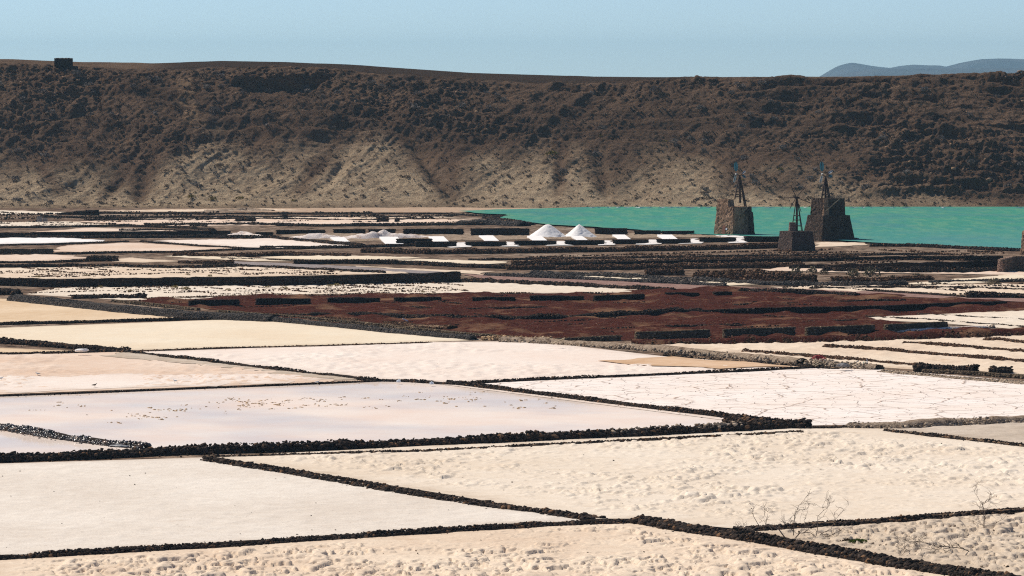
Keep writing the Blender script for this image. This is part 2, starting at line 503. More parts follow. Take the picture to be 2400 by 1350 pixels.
def hill():
    t = NT('volcanic_hillside')
    sand = t.attr('sand'); rock = t.attr('rock'); path = t.attr('path'); bright = t.attr('pale')
    n1 = t.noise(0.06, 6, 0.65); n2 = t.noise(0.5, 6, 0.7); n3 = t.noise(2.2, 4, 0.75)
    br = t.ramp(n1, [(0.30, (0.110, 0.070, 0.047)), (0.5, (0.158, 0.101, 0.067)), (0.68, (0.205, 0.132, 0.086))])
    br = t.mix(t.math('MULTIPLY', t.rng(n2, 0.45, 0.62), 0.55), br, (0.095, 0.064, 0.047))
    tan = t.mix(t.rng(n2, 0.38, 0.62), (0.56, 0.425, 0.275), (0.36, 0.26, 0.17))
    tan = t.mix(t.math('MULTIPLY', t.rng(n3, 0.58, 0.70), 0.55), tan, (0.11, 0.08, 0.06))
    c = t.mix(sand, br, tan)
    rk = t.mix(t.rng(n2, 0.4, 0.6), (0.085, 0.06, 0.046), (0.19, 0.108, 0.063))
    c = t.mix(rock, c, rk)
    c = t.mix(t.math('MULTIPLY', t.rng(n3, 0.62, 0.75), 0.5), c, (0.20, 0.14, 0.10))
    c = t.mix(path, c, (0.30, 0.20, 0.135))
    c = t.mix(bright, c, (0.34, 0.22, 0.13))
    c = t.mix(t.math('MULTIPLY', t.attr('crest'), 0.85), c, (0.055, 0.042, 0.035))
    t.col(c); t.b.inputs['Roughness'].default_value = 0.95
    t.b.inputs['Specular IOR Level'].default_value = 0.0
    t.bump(t.math('ADD', n2, t.math('MULTIPLY', n3, 0.8)), 1.0)
    return t.m
M['hill'] = hill()
M['mountain'] = core_mat('far_mountain', (0.045, 0.045, 0.05), (0.08, 0.075, 0.08), None, 0.004)

# ------------------------------------------------------------------ ground sheet
me = mesh_np('ground', [(-16000, -400, 0), (16000, -400, 0), (16000, 22500, 0), (-16000, 22500, 0)], [(0, 1, 2, 3)], M['earth'])
ob('ground', me, kind='structure', label='dark brown volcanic earth under the whole saltworks')

# ------------------------------------------------------------------ pans and fields
def inside(X, Y, poly):
    r = np.zeros(X.shape, bool); n = len(poly)
    for i in range(n):
        x1, y1 = poly[i]; x2, y2 = poly[(i + 1) % n]
        c = ((y1 > Y) != (y2 > Y))
        with np.errstate(divide='ignore', invalid='ignore'):
            xi = (x2 - x1) * (Y - y1) / (y2 - y1 + 1e-12) + x1
        r ^= c & (X < xi)
    return r

def snap(X, Y, poly):
    best = np.full(X.shape, 1e18); BX = X.copy(); BY = Y.copy(); n = len(poly)
    for i in range(n):
        x1, y1 = poly[i]; x2, y2 = poly[(i + 1) % n]
        dx, dy = x2 - x1, y2 - y1
        t = np.clip(((X - x1) * dx + (Y - y1) * dy) / (dx * dx + dy * dy + 1e-12), 0, 1)
        qx, qy = x1 + t * dx, y1 + t * dy
        d = (X - qx) ** 2 + (Y - qy) ** 2
        m = d < best
        best[m] = d[m]; BX[m] = qx[m]; BY[m] = qy[m]
    return BX, BY, np.sqrt(best)

def outward(pts, closed):
    """carry pans and walls that reach the edge of the survey on beyond it, along their own lines"""
    n = len(pts); q = []
    for i, (x, y) in enumerate(pts):
        out = 1 if x >= 2420 else (-1 if x <= -50 else 0)
        if out and len(pts) > 1:
            nb = [pts[(i + k) % n] for k in (-1, 1) if closed or 0 <= i + k < n]
            nb = [b for b in nb if -50 < b[0] < 2420 and abs(b[0] - x) > 5]
            sl = max(-0.2, min(0.2, (y - nb[0][1]) / (x - nb[0][0]))) if nb else 0.0
            d = 640 * out
            x, y = x + d, max(478.0, y + sl * d)
        q.append((x, y))
    return q

def W2(pts): return [tuple(P(x, y)[:2]) for x, y in outward(pts, True)]

def field(name, label, pts, mat, dx=1.0, dy=1.4, relief=None, z=0.03, wob=0.0):
    poly = W2(pts)
    if wob:     # natural, wandering outline
        q = []
        for i in range(len(poly)):
            a = np.array(poly[i]); b = np.array(poly[(i + 1) % len(poly)])
            L = np.linalg.norm(b - a); k = max(1, int(L / (4 * wob)))
            for j in range(k):
                p = a + (b - a) * j / k
                q.append((p[0] + RNG.normal() * wob, p[1] + RNG.normal() * wob * 1.6))
        poly = q
    pa = np.array(poly)
    x0, y0 = pa.min(0); x1, y1 = pa.max(0)
    nx = max(2, int((x1 - x0) / dx) + 2); ny = max(2, int((y1 - y0) / dy) + 2)
    X, Y = np.meshgrid(np.linspace(x0 - 0.01, x1 + 0.01, nx), np.linspace(y0 - 0.01, y1 + 0.01, ny), indexing='ij')
    ins = inside(X, Y, poly)
    BX, BY, D = snap(X, Y, poly)
    cell = ins[:-1, :-1] | ins[1:, :-1] | ins[:-1, 1:] | ins[1:, 1:]
    XX = np.where(ins, X, BX); YY = np.where(ins, Y, BY); DD = np.where(ins, D, 0)
    Z = np.full(X.shape, z)
    if relief is not None: Z = Z + relief(XX, YY, DD)
    idx = np.arange(nx * ny).reshape(nx, ny)
    q = np.stack([idx[:-1, :-1], idx[1:, :-1], idx[1:, 1:], idx[:-1, 1:]], -1)[cell]
    used = np.unique(q); remap = np.full(nx * ny, -1); remap[used] = np.arange(len(used))
    V = np.stack([XX.ravel(), YY.ravel(), Z.ravel()], 1)[used]
    me = mesh_np(name, V, remap[q], M[mat], True, {'rim': smooth(4.0, 0.3, DD).ravel()[used]})
    return ob(name, me, kind='structure', label=label)

def plates(x, y, sx, sy, th, seed, soft=0.026):
    """broken crust plates: raised where a noise passes a threshold, with steep edges"""
    n = fbm(x / sx, y / sy, 4, seed, 0.55)
    return smooth(th, th + soft, n) * (0.7 + 1.6 * np.clip(n - th, 0, .3))

def r_foot(x, y, d):
    e = smooth(1.5, 7.0, d)
    wx = x + 0.7 * (fbm(x * 0.5, y * 0.5, 3, 5) - 0.5); wy = y + 1.2 * (fbm(x * 0.5, y * 0.4, 3, 9) - 0.5)
    patch = smooth(0.36, 0.55, fbm(x * 0.12, y * 0.10, 3, 3))
    a = plates(wx, wy, 1.2, 2.6, 0.56, 40) * 0.33
    b = lumps(wx + 31, wy, 0.9, 1.5, 0.12, 60) * 0.2
    c = plates(wx + 57, wy, 0.6, 0.9, 0.60, 44) * 0.17
    return 0.10 * fbm(x * 0.3, y * 0.3, 4, 1) + e * (patch * 0.8 + 0.2) * np.maximum(np.maximum(a, b), c)

def r_pits(x, y, d):
    e = smooth(1.0, 9.0, d)
    wx = x + 0.5 * (fbm(x * 0.6, y * 0.6, 3, 5) - 0.5); wy = y + 0.9 * (fbm(x * 0.5, y * 0.4, 3, 9) - 0.5)
    patch = smooth(0.36, 0.58, fbm(x * 0.07, y * 0.045, 4, 23)) * 0.75 + 0.25
    a = plates(wx, wy, 1.0, 2.2, 0.59, 140) * 0.29 * (lumps(x, y, 3.0, 6.0, 0.6, 7) > 0.1)
    b = plates(wx + 31, wy, 0.6, 1.2, 0.60, 160) * 0.17
    return 0.12 * fbm(x * 0.15, y * 0.15, 4, 1) + e * patch * np.maximum(a, b)

def r_dense(x, y, d):
    e = smooth(0.5, 4.0, d)
    wx = x + 0.5 * (fbm(x * 0.6, y * 0.6, 3, 5) - 0.5); wy = y + 0.9 * (fbm(x * 0.5, y * 0.4, 3, 9) - 0.5)
    a = plates(wx, wy, 0.7, 1.4, 0.52, 240) * 0.27
    return 0.1 * fbm(x * 0.2, y * 0.2, 3, 1) + e * a * (0.5 + fbm(x * 0.15, y * 0.15, 3, 4))

def r_crust(a=0.05, s=0.5):
    def f(x, y, d):
        return smooth(0, 2.0, d) * a * 1.6 * (ridged(x * s, y * s * 0.6, 4, 13) + 0.7 * lumps(x, y, 1.6, 3.0, 0.25, 77))
    return f

def r_ripple(x, y, d):
    return smooth(0, 5, d) * (0.17 * plates(x, y, 0.9, 1.8, 0.54, 340) * smooth(0.35, 0.6, fbm(x * 0.08, y * 0.05, 3, 2)) + 0.05 * fbm(x, y, 3, 4))

def r_roll(a, s=0.12):
    def f(x, y, d): return smooth(0, 4, d) * a * np.clip(fbm(x * s, y * s * 0.7, 5, 31, 0.55) - 0.40, 0, 1)
    return f

def r_rows(x, y, d):
    return smooth(0, 2, d) * (0.13 * plates(x, y, 0.9, 1.8, 0.52, 440) + 0.1 * fbm(x * .3, y * .3, 3, 5))

SP = 'salt_pan'
field('salt_crust', 'pale salt rim along the right side of the brine pan', [(1030, 897), (1785, 992), (1752, 993), (1010, 899)], 'pinkwhite', 1, 1, None, 0.07)
field(SP, 'greyish pan below the lumpy sand bank', [(1890, 1006), (2080, 1010), (2500, 1058), (2500, 985), (2000, 1000)], 'grey', 0.4, 0.6, r_crust(0.08, 0.6), 0.02)
field(SP, 'wide cream sand carrying on in front of the footprint pan', [(-90, 1640), (2500, 1640), (2500, 1380), (2330, 1354), (1500, 1224), (1395, 1224), (-90, 1318)], 'cream', 0.6, 0.9, None, 0.012)
field(SP, 'cream salt pan full of lumpy crusted footprints', [(-49, 1450), (2419, 1450), (2419, 1366), (2330, 1352), (1900, 1285), (1500, 1222), (1395, 1222), (800, 1262), (-49, 1313)], 'cream', 0.10, 0.14, r_foot)
field(SP, 'smooth greyish white salt pan with a few faint cracks', [(-90, 1314), (800, 1262), (1395, 1218), (500, 1072), (-90, 1090)], 'white', 0.4, 0.6, r_crust(0.05, 0.7))
field(SP, 'wide cream salt pan pitted with small lumps', [(500, 1072), (1395, 1218), (1500, 1218), (1750, 1245), (2500, 1192), (2500, 1054), (2080, 1008), (1890, 1002), (1200, 1038)], 'cream2', 0.17, 0.22, r_pits)
field(SP, 'rough greyish salt pan where the bare bushes grow', [(1750, 1245), (2500, 1192), (2500, 1378), (2330, 1352), (1900, 1285)], 'greycream', 0.12, 0.16, r_dense)
field('brine_pan', 'wide pan of still pink brine', [(-90, 930), (880, 893), (1040, 897), (1775, 990), (1200, 1030), (330, 1052), (0, 1000), (-90, 988)], 'brine', 3, 4)
field('brine_pan', 'small brine pan beside the wet diagonal wall', [(-90, 990), (0, 1005), (330, 1055), (-90, 1070)], 'brine', 3, 4)
field(SP, 'pinkish white salt pan split into cracked plates', [(1060, 900), (1920, 862), (2060, 866), (2500, 902), (2500, 985), (1890, 998), (1760, 990)], 'cracked', 0.6, 0.9, r_crust(0.04, 0.4))
field(SP, 'rippled white salt pan with a rusty puddle', [(300, 825), (880, 890), (1060, 897), (1930, 862), (1560, 836), (1250, 800), (1000, 802), (420, 822)], 'pinkwhite', 0.4, 0.6, r_ripple)
field('mud_patch', 'rusty brown mud patch on the rippled white pan', [(1400, 850), (1500, 841), (1570, 838), (1720, 849), (1860, 862), (1700, 864), (1560, 858)], 'rust', 1.0, 1.5, None, 0.16, 1.0)
field(SP, 'pink salt pan with gulls, whiter along its front', [(-90, 832), (290, 822), (870, 892), (-90, 928)], 'pink', 0.5, 0.7, r_ripple)
field('salt_crust', 'whiter crust along the front of the pink pan', [(-90, 882), (250, 878), (640, 874), (830, 890), (-90, 925)], 'pinkwhite', 0.5, 0.7, r_ripple, 0.06, 0.8)
field('salt_crust', 'greyish crusted strip beside the diagonal wall', [(300, 826), (865, 889), (790, 893), (560, 866), (240, 836)], 'grey', 0.5, 0.8, r_crust(0.08, 0.8), 0.10, 0.5)
field(SP, 'smooth cream yellow pan below the gravel bank', [(-90, 772), (560, 748), (640, 753), (1130, 797), (1000, 802), (420, 818), (290, 822), (0, 800), (-90, 796)], 'yellow', 0.7, 1.0, r_crust(0.05, 0.3))
field(SP, 'ochre sand pan below the head of the gravel bank', [(-90, 760), (560, 746), (60, 702), (-90, 697)], 'sand', 0.8, 1.2, r_crust(0.06, 0.3))
field(SP, 'small sand wedge between two rubble walls', [(-90, 812), (200, 824), (-90, 828)], 'sand', 0.8, 1.2, r_crust(0.05, 0.5))
field(SP, 'tan pan divided by thin rows of stones', [(1500, 802), (1750, 802), (2500, 780), (2500, 882), (2130, 866), (1900, 850)], 'cream', 0.5, 0.8, r_rows)
field(SP, 'cream pan at the end of the red gravel field', [(1960, 748), (2400, 728), (2500, 725), (2500, 782), (2190, 757)], 'cream2', 0.6, 1.0, r_rows, 0.06)
field('red_field', 'field of dark red volcanic gravel with low walls', [(270, 705), (640, 691), (1200, 687), (1720, 676), (2000, 685), (2400, 708), (2500, 712), (2500, 727), (2050, 745), (2200, 772), (2500, 770), (2500, 790), (1750, 804), (1480, 800), (1100, 790), (640, 748), (465, 722)], 'red', 0.8, 1.2, r_roll(1.7, 0.2), 0.04, 0.9)
field('stony_field', 'pale stony field with low saltbushes', [(60, 690), (130, 675), (430, 672), (1080, 662), (1150, 657), (1580, 685), (1200, 689), (640, 694), (330, 706)], 'cream2', 0.8, 1.2, r_rows)
field('stony_field', 'pale stony field above the long dark wall', [(-90, 655), (430, 652), (1000, 640), (830, 633), (550, 622), (-90, 630)], 'cream', 0.8, 1.2, r_rows)

for k, (lab, mt, pts) in enumerate([
    ('dull pink pan behind a heap of lava', 'pink', [(-90, 613), (-90, 598), (130, 597), (205, 605), (150, 612)]),
    ('small tan pan between two lava heaps', 'cream', [(275, 612), (290, 604), (420, 612), (330, 616)]),
    ('rough pinkish pan behind a brown stony row', 'pink', [(130, 590), (150, 576), (300, 570), (560, 583), (420, 590), (230, 592)]),
    ('dazzling white pan along a dark wall', 'purewhite', [(-90, 575), (-90, 559), (150, 558), (280, 566)]),
    ('pink and white pan reaching towards the salt store', 'pinkwhite', [(340, 566), (640, 559), (840, 579), (660, 583), (560, 580)]),
    ('pinkish pan on top of the long dark terrace wall', 'pink', [(60, 546), (200, 535), (430, 540), (480, 545)]),
    ('narrow pale pan beside a grey board', 'cream2', [(-90, 533), (-90, 522), (170, 521), (260, 528), (100, 533)]),
    ('narrow pale pan at the foot of the hillside', 'cream2', [(-90, 503), (-90, 491), (150, 497), (190, 502)]),
    ('tan pan in front of a brown stony row', 'yellow', [(340, 600), (480, 599), (720, 611), (700, 613), (560, 611)]),
    ('narrow tan pan between stony rows', 'yellow', [(600, 603), (780, 599), (1000, 604), (890, 612), (720, 611)]),
    ('narrow tan pan behind a dark gravel bank', 'yellow', [(860, 613), (1000, 608), (1190, 614), (1160, 619), (990, 618)]),
    ('pale strip beside the grey track', 'cream', [(830, 625), (1130, 637), (1140, 646), (1080, 641)]),
    ('pale strip above the red brown track', 'yellow', [(1330, 648), (1360, 645), (1800, 667), (1700, 670)]),
    ('pinkish flat behind brown rubble heaps', 'pink', [(1790, 636), (1830, 625), (2330, 634), (2420, 640), (2350, 646), (2050, 641)]),
    ('pale dirt track rising past the ruined end wall', 'yellow', [(2110, 668), (2400, 641), (2500, 638), (2500, 648), (2200, 668)]),
    ('stony tan field beside the red brown track', 'cream', [(1950, 674), (2300, 667), (2500, 667), (2500, 692), (2250, 692)]),
    ('stony tan field behind a black rubble wall', 'cream', [(1800, 674), (2050, 667), (2180, 680), (2000, 685)]),
    ('dirty floor behind the salt store', 'bank', [(640, 556), (700, 548), (1240, 548), (1870, 549), (1870, 553), (980, 566), (800, 566)]),
    ('salty apron in front of the windmill tower', 'purewhite', [(1660, 555), (1690, 551), (1790, 552), (1830, 556), (1750, 558)]),
    ('pale spit beside the double windmill tower', 'cream', [(1905, 580), (1925, 569), (2010, 570), (2035, 575), (1960, 579)]),
    ('pink flat under the far rows', 'pink', [(160, 520), (700, 512), (1100, 516), (1150, 525), (640, 530), (330, 530)]),
    ('pale crust along the foot of the hillside', 'cream', [(160, 495), (620, 490), (720, 493.5), (400, 497)]),
    ('pale strip among the far rows', 'cream', [(330, 513), (900, 508), (1080, 510), (800, 514)]),
]):
    field('salt_pan', lab, pts, mt, 0.9, 1.6, r_rows, 0.05 + 0.011 * (k % 7), 0.8)

for gx, gy in [(1081, 579), (1196, 577), (1314, 575), (1426, 574), (1530, 572), (1629, 570), (1735, 568)]:
    w = random.uniform(18, 30)
    o = field('salt_crust', 'white salt spilled through a gap between two front walls of the salt store', [(gx - w * 1.5, gy + 2.5), (gx + w, gy + 1.5), (gx + 14, gy - 3), (gx + 6, gy - 9), (gx - 12, gy - 9), (gx - 14, gy - 2)], 'purewhite', 0.8, 1.2, r_rows, 0.15, 0.5)
    o['group'] = 'salt spilled through the gaps'
field('track', 'red brown track crossing the middle of the saltworks', [(1080, 643), (1140, 646), (1600, 668), (1750, 675), (1990, 682), (2500, 705), (2500, 713), (1950, 690), (1680, 684), (1400, 672), (1130, 655)], 'track', 1.5, 2, None, 0.12, 0.3)
field('track', 'grey track bending behind the long dark wall', [(545, 614), (640, 617), (830, 626), (1080, 641), (1080, 646), (830, 634), (680, 626), (545, 620)], 'greyroad', 1.5, 2, None, 0.12, 0.3)
field('beach', 'narrow sandy beach under the hillside', [(300, 491), (1100, 484), (1500, 480), (2500, 480), (2500, 487), (1400, 489), (1075, 498), (640, 497)], 'beach', 3, 4, r_roll(0.9, 0.05), 0.02, 0.8)

# lagoon
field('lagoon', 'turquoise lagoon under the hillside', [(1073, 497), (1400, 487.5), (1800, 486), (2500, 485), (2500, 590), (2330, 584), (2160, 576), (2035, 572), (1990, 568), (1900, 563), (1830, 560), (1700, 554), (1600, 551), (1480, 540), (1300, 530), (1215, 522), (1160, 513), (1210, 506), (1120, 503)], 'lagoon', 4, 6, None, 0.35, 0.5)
# ripples of foam breaking along the far shore
fv = MB()
x = 1380.0
while x < 2480:
    w = random.uniform(4, 26)
    if random.random() < (0.8 if x < 2200 else 0.35):
        a = P(x, 487.0 + 0.25 * random.random(), 0.4); b = P(x + w, 487.0 + 0.25 * random.random(), 0.4)
        fv.tube([a, (a + b) / 2 + np.array([0, random.uniform(-.5, .5), random.uniform(0, .06)]), b], [0.05, random.uniform(0.13, 0.26), 0.05], 5)
    x += w + random.uniform(2, 16)
fv.build('shore_foam', M['white_blade'], kind='stuff', label='thin white line of foam along the far shore', cat='foam')

# ------------------------------------------------------------------ stones
def hull_rock(seed, n=13, flat=0.75):
    r = np.random.default_rng(seed)
    p = r.normal(size=(n, 3)); p /= np.linalg.norm(p, axis=1)[:, None]
    p *= (0.78 + 0.4 * r.random((n, 1)))
    p[:, 2] *= flat
    bm = bmesh.new()
    for q in p: bm.verts.new(q)
    res = bmesh.ops.convex_hull(bm, input=bm.verts[:])
    for v in [e for e in bm.verts if not e.link_faces]: bm.verts.remove(v)
    bmesh.ops.triangulate(bm, faces=bm.faces[:])
    bmesh.ops.recalc_face_normals(bm, faces=bm.faces[:])
    bm.verts.index_update()
    V = np.array([v.co[:] for v in bm.verts]); F = np.array([[v.index for v in f.verts] for f in bm.faces])
    bm.free()
    return V * 0.5, F
ROCKS = [hull_rock(100 + i, 12 + i % 4, 0.6 + 0.06 * (i % 5)) for i in range(12)]
ROCK_ME = {}
def rock_mesh(i, mat):
    if (i, mat) not in ROCK_ME:
        ROCK_ME[(i, mat)] = mesh_np('stone', ROCKS[i][0], ROCKS[i][1], M[mat])
    return ROCK_ME[(i, mat)]

def join_rocks(items):
    """items: (x, y, z, size, squash) -> one numpy mesh"""
    V = []; F = []; A = []; n = 0
    for (x, y, z, s, q) in items:
        v, f = ROCKS[RNG.integers(len(ROCKS))]
        a = RNG.random() * 6.283; c, sn = math.cos(a), math.sin(a)
        v = v * s * np.array([1 + .3 * RNG.random(), 1, q])
        w = np.stack([v[:, 0] * c - v[:, 1] * sn + x, v[:, 0] * sn + v[:, 1] * c + y, v[:, 2] + z], 1)
        V.append(w); F.append(f + n); n += len(w); A.append(np.full(len(w), RNG.random()))
    return np.concatenate(V), np.concatenate(F), np.concatenate(A)

def poly_world(pts):
    return np.array([P(x, y) for x, y in outward(pts, False)])

def resample(wp, step):
    seg = np.linalg.norm(np.diff(wp, axis=0), axis=1); cum = np.concatenate([[0], np.cumsum(seg)])
    s = np.linspace(0, cum[-1], max(2, int(cum[-1] / step) + 1))
    q = np.stack([np.interp(s, cum, wp[:, k]) for k in range(wp.shape[1])], 1)
    tg = np.gradient(q[:, :2], axis=0); tg /= np.linalg.norm(tg, axis=1)[:, None] + 1e-9
    nr = np.stack([tg[:, 1], -tg[:, 0]], 1)
    nr[nr[:, 1] > 0] *= -1                      # towards the valley side in front
    return q, tg, nr, cum[-1]

def rubble_items(wp, w, h, size, rows=None, fill=1.0, off=0.0, spill=0.0, hvar=0.35):
    q, tg, nr, L = resample(wp, size * 0.62)
    it = []
    k = max(1, int(round(w / (size * 0.62))))
    ph = RNG.random() * 100
    for i, p in enumerate(q):
        loc = fbm(np.array([i * size * 0.62 * 0.25 + ph]), np.array([0.0]), 3, 17)[0]
        hh = h * (1 - hvar + 2 * hvar * loc)
        for j in range(k):
            if RNG.random() > fill: continue
            u = ((j + 0.5) / k - 0.5) if k > 1 else 0.0
            prof = max(0.12, 1 - (2 * abs(u)) ** 2.2)
            lat = u * w + off + RNG.normal() * size * 0.12
            s = size * min(1.9, math.exp(RNG.normal() * 0.38))
            top = hh * prof
            z = max(s * 0.2, top - s * 0.35) * RNG.uniform(0.75, 1.05)
            jt = RNG.normal() * size * 0.2
            it.append((p[0] + nr[i, 0] * lat + tg[i, 0] * jt, p[1] + nr[i, 1] * lat + tg[i, 1] * jt, z, s, 1.0))
            if hh > size * 1.1 and u >= -0.05:        # courses below the top on the front face
                zz = z - size * 0.5
                while zz > 0.05:
                    l2 = off + w * (0.32 + 0.2 * (1 - zz / max(hh, 0.1))) * (0.8 + 0.3 * RNG.random())
                    it.append((p[0] + nr[i, 0] * l2, p[1] + nr[i, 1] * l2, zz, s * RNG.uniform(.7, 1.1), 1.0))
                    zz -= size * 0.55
        if RNG.random() < spill:
            lat = off + RNG.choice([-1, 1], p=[.25, .75]) * (w * 0.5 + RNG.exponential(0.45))
            s = size * RNG.uniform(0.25, 0.7)
            it.append((p[0] + nr[i, 0] * lat, p[1] + nr[i, 1] * lat, s * 0.25, s, 0.9))
    return it

def core(wp, w, h, step, off=0.0, var=0.3):
    q, tg, nr, L = resample(wp, step)
    prof = [(-0.5, 0.0), (-0.36, 0.7), (-0.1, 0.95), (0.12, 0.95), (0.36, 0.66), (0.5, 0.0)]
    V = []; ph = RNG.random() * 50
    for i, p in enumerate(q):
        hh = h * (1 - var + 2 * var * fbm(np.array([i * step * 0.25 + ph]), np.array([3.0]), 3, 17)[0])
        for (u, k) in prof:
            l = off + u * w
            V.append((p[0] + nr[i, 0] * l + RNG.normal() * .03 * w, p[1] + nr[i, 1] * l + RNG.normal() * .03 * w, max(0, k * hh) if 0 < k else -0.05))
    n = len(prof); F = []
    for i in range(len(q) - 1):
        for j in range(n - 1):
            a = i * n + j
            F.append((a, a + n, a + n + 1, a + 1))
    return np.array(V), np.array(F)

def rubble_wall(label, pts, w, h, size, mat='lava', core_m='core_dark', parts=0, rows=None, name='rubble_wall', cat='wall', fill=1.0, spill=0.5, hvar=0.35, group=None, corek=0.72):
    wp = poly_world(pts)
    items = []
    if rows:
        for (off, rw, rh, rs, rf) in rows: items += rubble_items(wp, rw, rh, rs, fill=rf, off=off, spill=spill * .6, hvar=hvar)
    else:
        items = rubble_items(wp, w, h, size, fill=fill, spill=spill, hvar=hvar)
    base = wp[0]
    root = empty(name, base, label=label, cat=cat, group=group)
    cv, cf = core(wp, w * 0.92, h * corek, max(0.5, size), var=hvar)
    ob('rubble_fill', mesh_np('rubble_fill', cv - base, cf, M[core_m], True), parent=root)
    if parts:
        items.sort(key=lambda t: -t[3] * (1 + t[2]) + 0.15 * RNG.random())
        big, rest = items[:parts], items[parts:]
        for t in big:
            i = int(RNG.integers(len(ROCKS)))
            o = bpy.data.objects.new('stone', rock_mesh(i, mat))
            o.location = (t[0] - base[0], t[1] - base[1], t[2])
            o.rotation_euler = (RNG.normal() * .25, RNG.normal() * .25, RNG.random() * 6.28)
            o.scale = (t[3] * RNG.uniform(1, 1.35), t[3], t[3] * t[4])
            link(o, parent=root)
    else:
        rest = items
    if rest:
        v, f, a = join_rocks(rest)
        o = ob('stones', mesh_np('stones', v - base, f, M[mat], False, {'rnd': a}), parent=root, kind='stuff')
    return root

# near walls, their larger stones laid one by one
rubble_wall('low black lava wall between the smooth white pan and the footprint pan', [(-60, 1317), (200, 1301), (500, 1284), (800, 1264), (1100, 1245), (1395, 1228), (1505, 1228)], 1.15, 0.5, 0.36, parts=300, spill=0.9)
rubble_wall('broad black rubble wall with a bare bush growing beside it', [(1498, 1226), (1600, 1243), (1800, 1274), (1900, 1293), (2100, 1327), (2330, 1362), (2480, 1392)], 1.9, 0.75, 0.42, parts=300, spill=0.9, hvar=0.25)
rubble_wall('double row of black stones along the smooth white pan', [(495, 1080), (700, 1112), (900, 1147), (1100, 1180), (1300, 1206), (1395, 1219)], 1.9, 0.36, 0.33, core_m='core_sandy', parts=300, corek=0.28,
            rows=[(-0.9, 0.35, 0.34, 0.34, 0.8), (0.65, 0.8, 0.42, 0.36, 0.7)])
rubble_wall('long thick black wall holding the wide pink brine pan', [(-60, 1085), (0, 1083), (200, 1076), (400, 1066), (640, 1059), (900, 1050), (1200, 1036), (1600, 1018), (1890, 1003)], 1.3, 0.92, 0.42, mat='lava', parts=300, spill=0.9, hvar=0.2)
rubble_wall('whitish salt crust capping the end of the brine wall', [(1370, 1028), (1500, 1022), (1640, 1016), (1790, 1008)], 0.9, 0.98, 0.4, mat='sandy_lump', core_m='bank', name='salt_crust', cat='salt crust', fill=0.3, corek=0.5)
rubble_wall('low ragged row of stones in front of the brine wall', [(480, 1073), (700, 1068), (1000, 1060), (1300, 1044), (1600, 1030), (1880, 1014)], 0.8, 0.3, 0.3, mat='lava', core_m='core_sandy', spill=0.8)
rubble_wall('sandy double row of stones behind the bare bushes', [(1735, 1246), (1900, 1236), (2100, 1222), (2300, 1208), (2480, 1197)], 2.2, 0.42, 0.33, core_m='core_sandy', parts=300, corek=0.75,
            rows=[(-0.9, 0.45, 0.42, 0.3, 0.9), (0.75, 0.9, 0.5, 0.36, 0.8), (0, 1.0, 0.36, 0.25, 0.25)])
rubble_wall('wet glistening diagonal wall between the two brine pans', [(-60, 995), (0, 1006), (120, 1026), (250, 1044), (345, 1054)], 1.1, 0.75, 0.34, mat='lava_wet', parts=200)
rubble_wall('black wall between the brine pan and the cracked white pan', [(1050, 900), (1200, 918), (1400, 943), (1600, 968), (1760, 986), (1800, 990)], 0.7, 0.55, 0.32)
rubble_wall('black stone heap where the brine wall ends', [(1720, 990), (1800, 1000), (1890, 1005)], 2.4, 0.95, 0.42, mat='lava', hvar=0.2)
rubble_wall('thin black wall between the pink pan and the brine', [(-60, 932), (200, 923), (450, 913), (700, 903), (885, 895)], 0.4, 0.32, 0.26)
rubble_wall('black diagonal wall between the pink pan and the rippled white pan', [(285, 826), (450, 846), (600, 864), (750, 881), (885, 895)], 0.6, 0.52, 0.3)
rubble_wall('black wall between the rippled and the cracked white pans', [(870, 894), (960, 896), (1060, 903), (1250, 893), (1500, 883), (1750, 872), (1925, 863)], 0.5, 0.42, 0.3)
rubble_wall('rubble wall above the little sand wedge', [(-60, 800), (60, 808), (180, 818), (300, 826)], 1.2, 0.75, 0.36)
rubble_wall('thin wall in front of the little sand wedge', [(-60, 833), (150, 829), (300, 824)], 0.5, 0.36, 0.28)
rubble_wall('thin brownish ridge behind the rippled white pan', [(330, 824), (520, 817), (750, 812), (1010, 804)], 0.5, 0.22, 0.25, mat='lava_brown', core_m='core_sandy')
rubble_wall('dark wall between the ochre sand and the cream yellow pan', [(-60, 763), (200, 757), (420, 751), (600, 748)], 0.7, 0.5, 0.28)
rubble_wall('wide bank of dark grey gravel above the ochre sand pan', [(40, 705), (150, 717), (300, 733), (450, 746), (640, 754)], 3.2, 1.1, 0.24, mat='gravel', core_m='gravelbank', name='gravel_bank', cat='bank', hvar=0.15, corek=0.95)
rubble_wall('narrow dark gravel bank above the cream yellow pan', [(600, 750), (760, 764), (900, 779), (1030, 791), (1110, 797)], 1.6, 0.7, 0.25, mat='gravel', core_m='gravelbank', name='gravel_bank', cat='bank', hvar=0.2, corek=0.9)
rubble_wall('lumpy sand and stone bank beside the cracked white pan', [(1990, 1003), (2100, 1004), (2250, 996), (2400, 990), (2500, 985)], 2.6, 0.75, 0.34, mat='sandy_lump', core_m='bank', name='sand_bank', cat='bank', fill=0.2, corek=0.95)
rubble_wall('short black row between two sand banks', [(1885, 1006), (1960, 1005), (2010, 1002)], 0.8, 0.3, 0.3)
rubble_wall('black row of stones below the lumpy sand bank', [(2075, 1012), (2200, 1026), (2330, 1040), (2500, 1060)], 0.8, 0.42, 0.33, core_m='core_sandy')
rubble_wall('beige sand bank behind the rippled white pan', [(1180, 801), (1300, 806), (1450, 816), (1600, 828), (1760, 842), (1880, 853)], 2.2, 0.75, 0.33, mat='sandy_lump', core_m='bank', name='sand_bank', cat='bank', fill=0.16, corek=0.95)
rubble_wall('rusty earth heap at the head of the sand bank', [(1130, 797), (1200, 797), (1290, 799)], 2.0, 0.6, 0.35, mat='ochre_lump', core_m='core_sandy', name='earth_heap', cat='heap', fill=0.4)
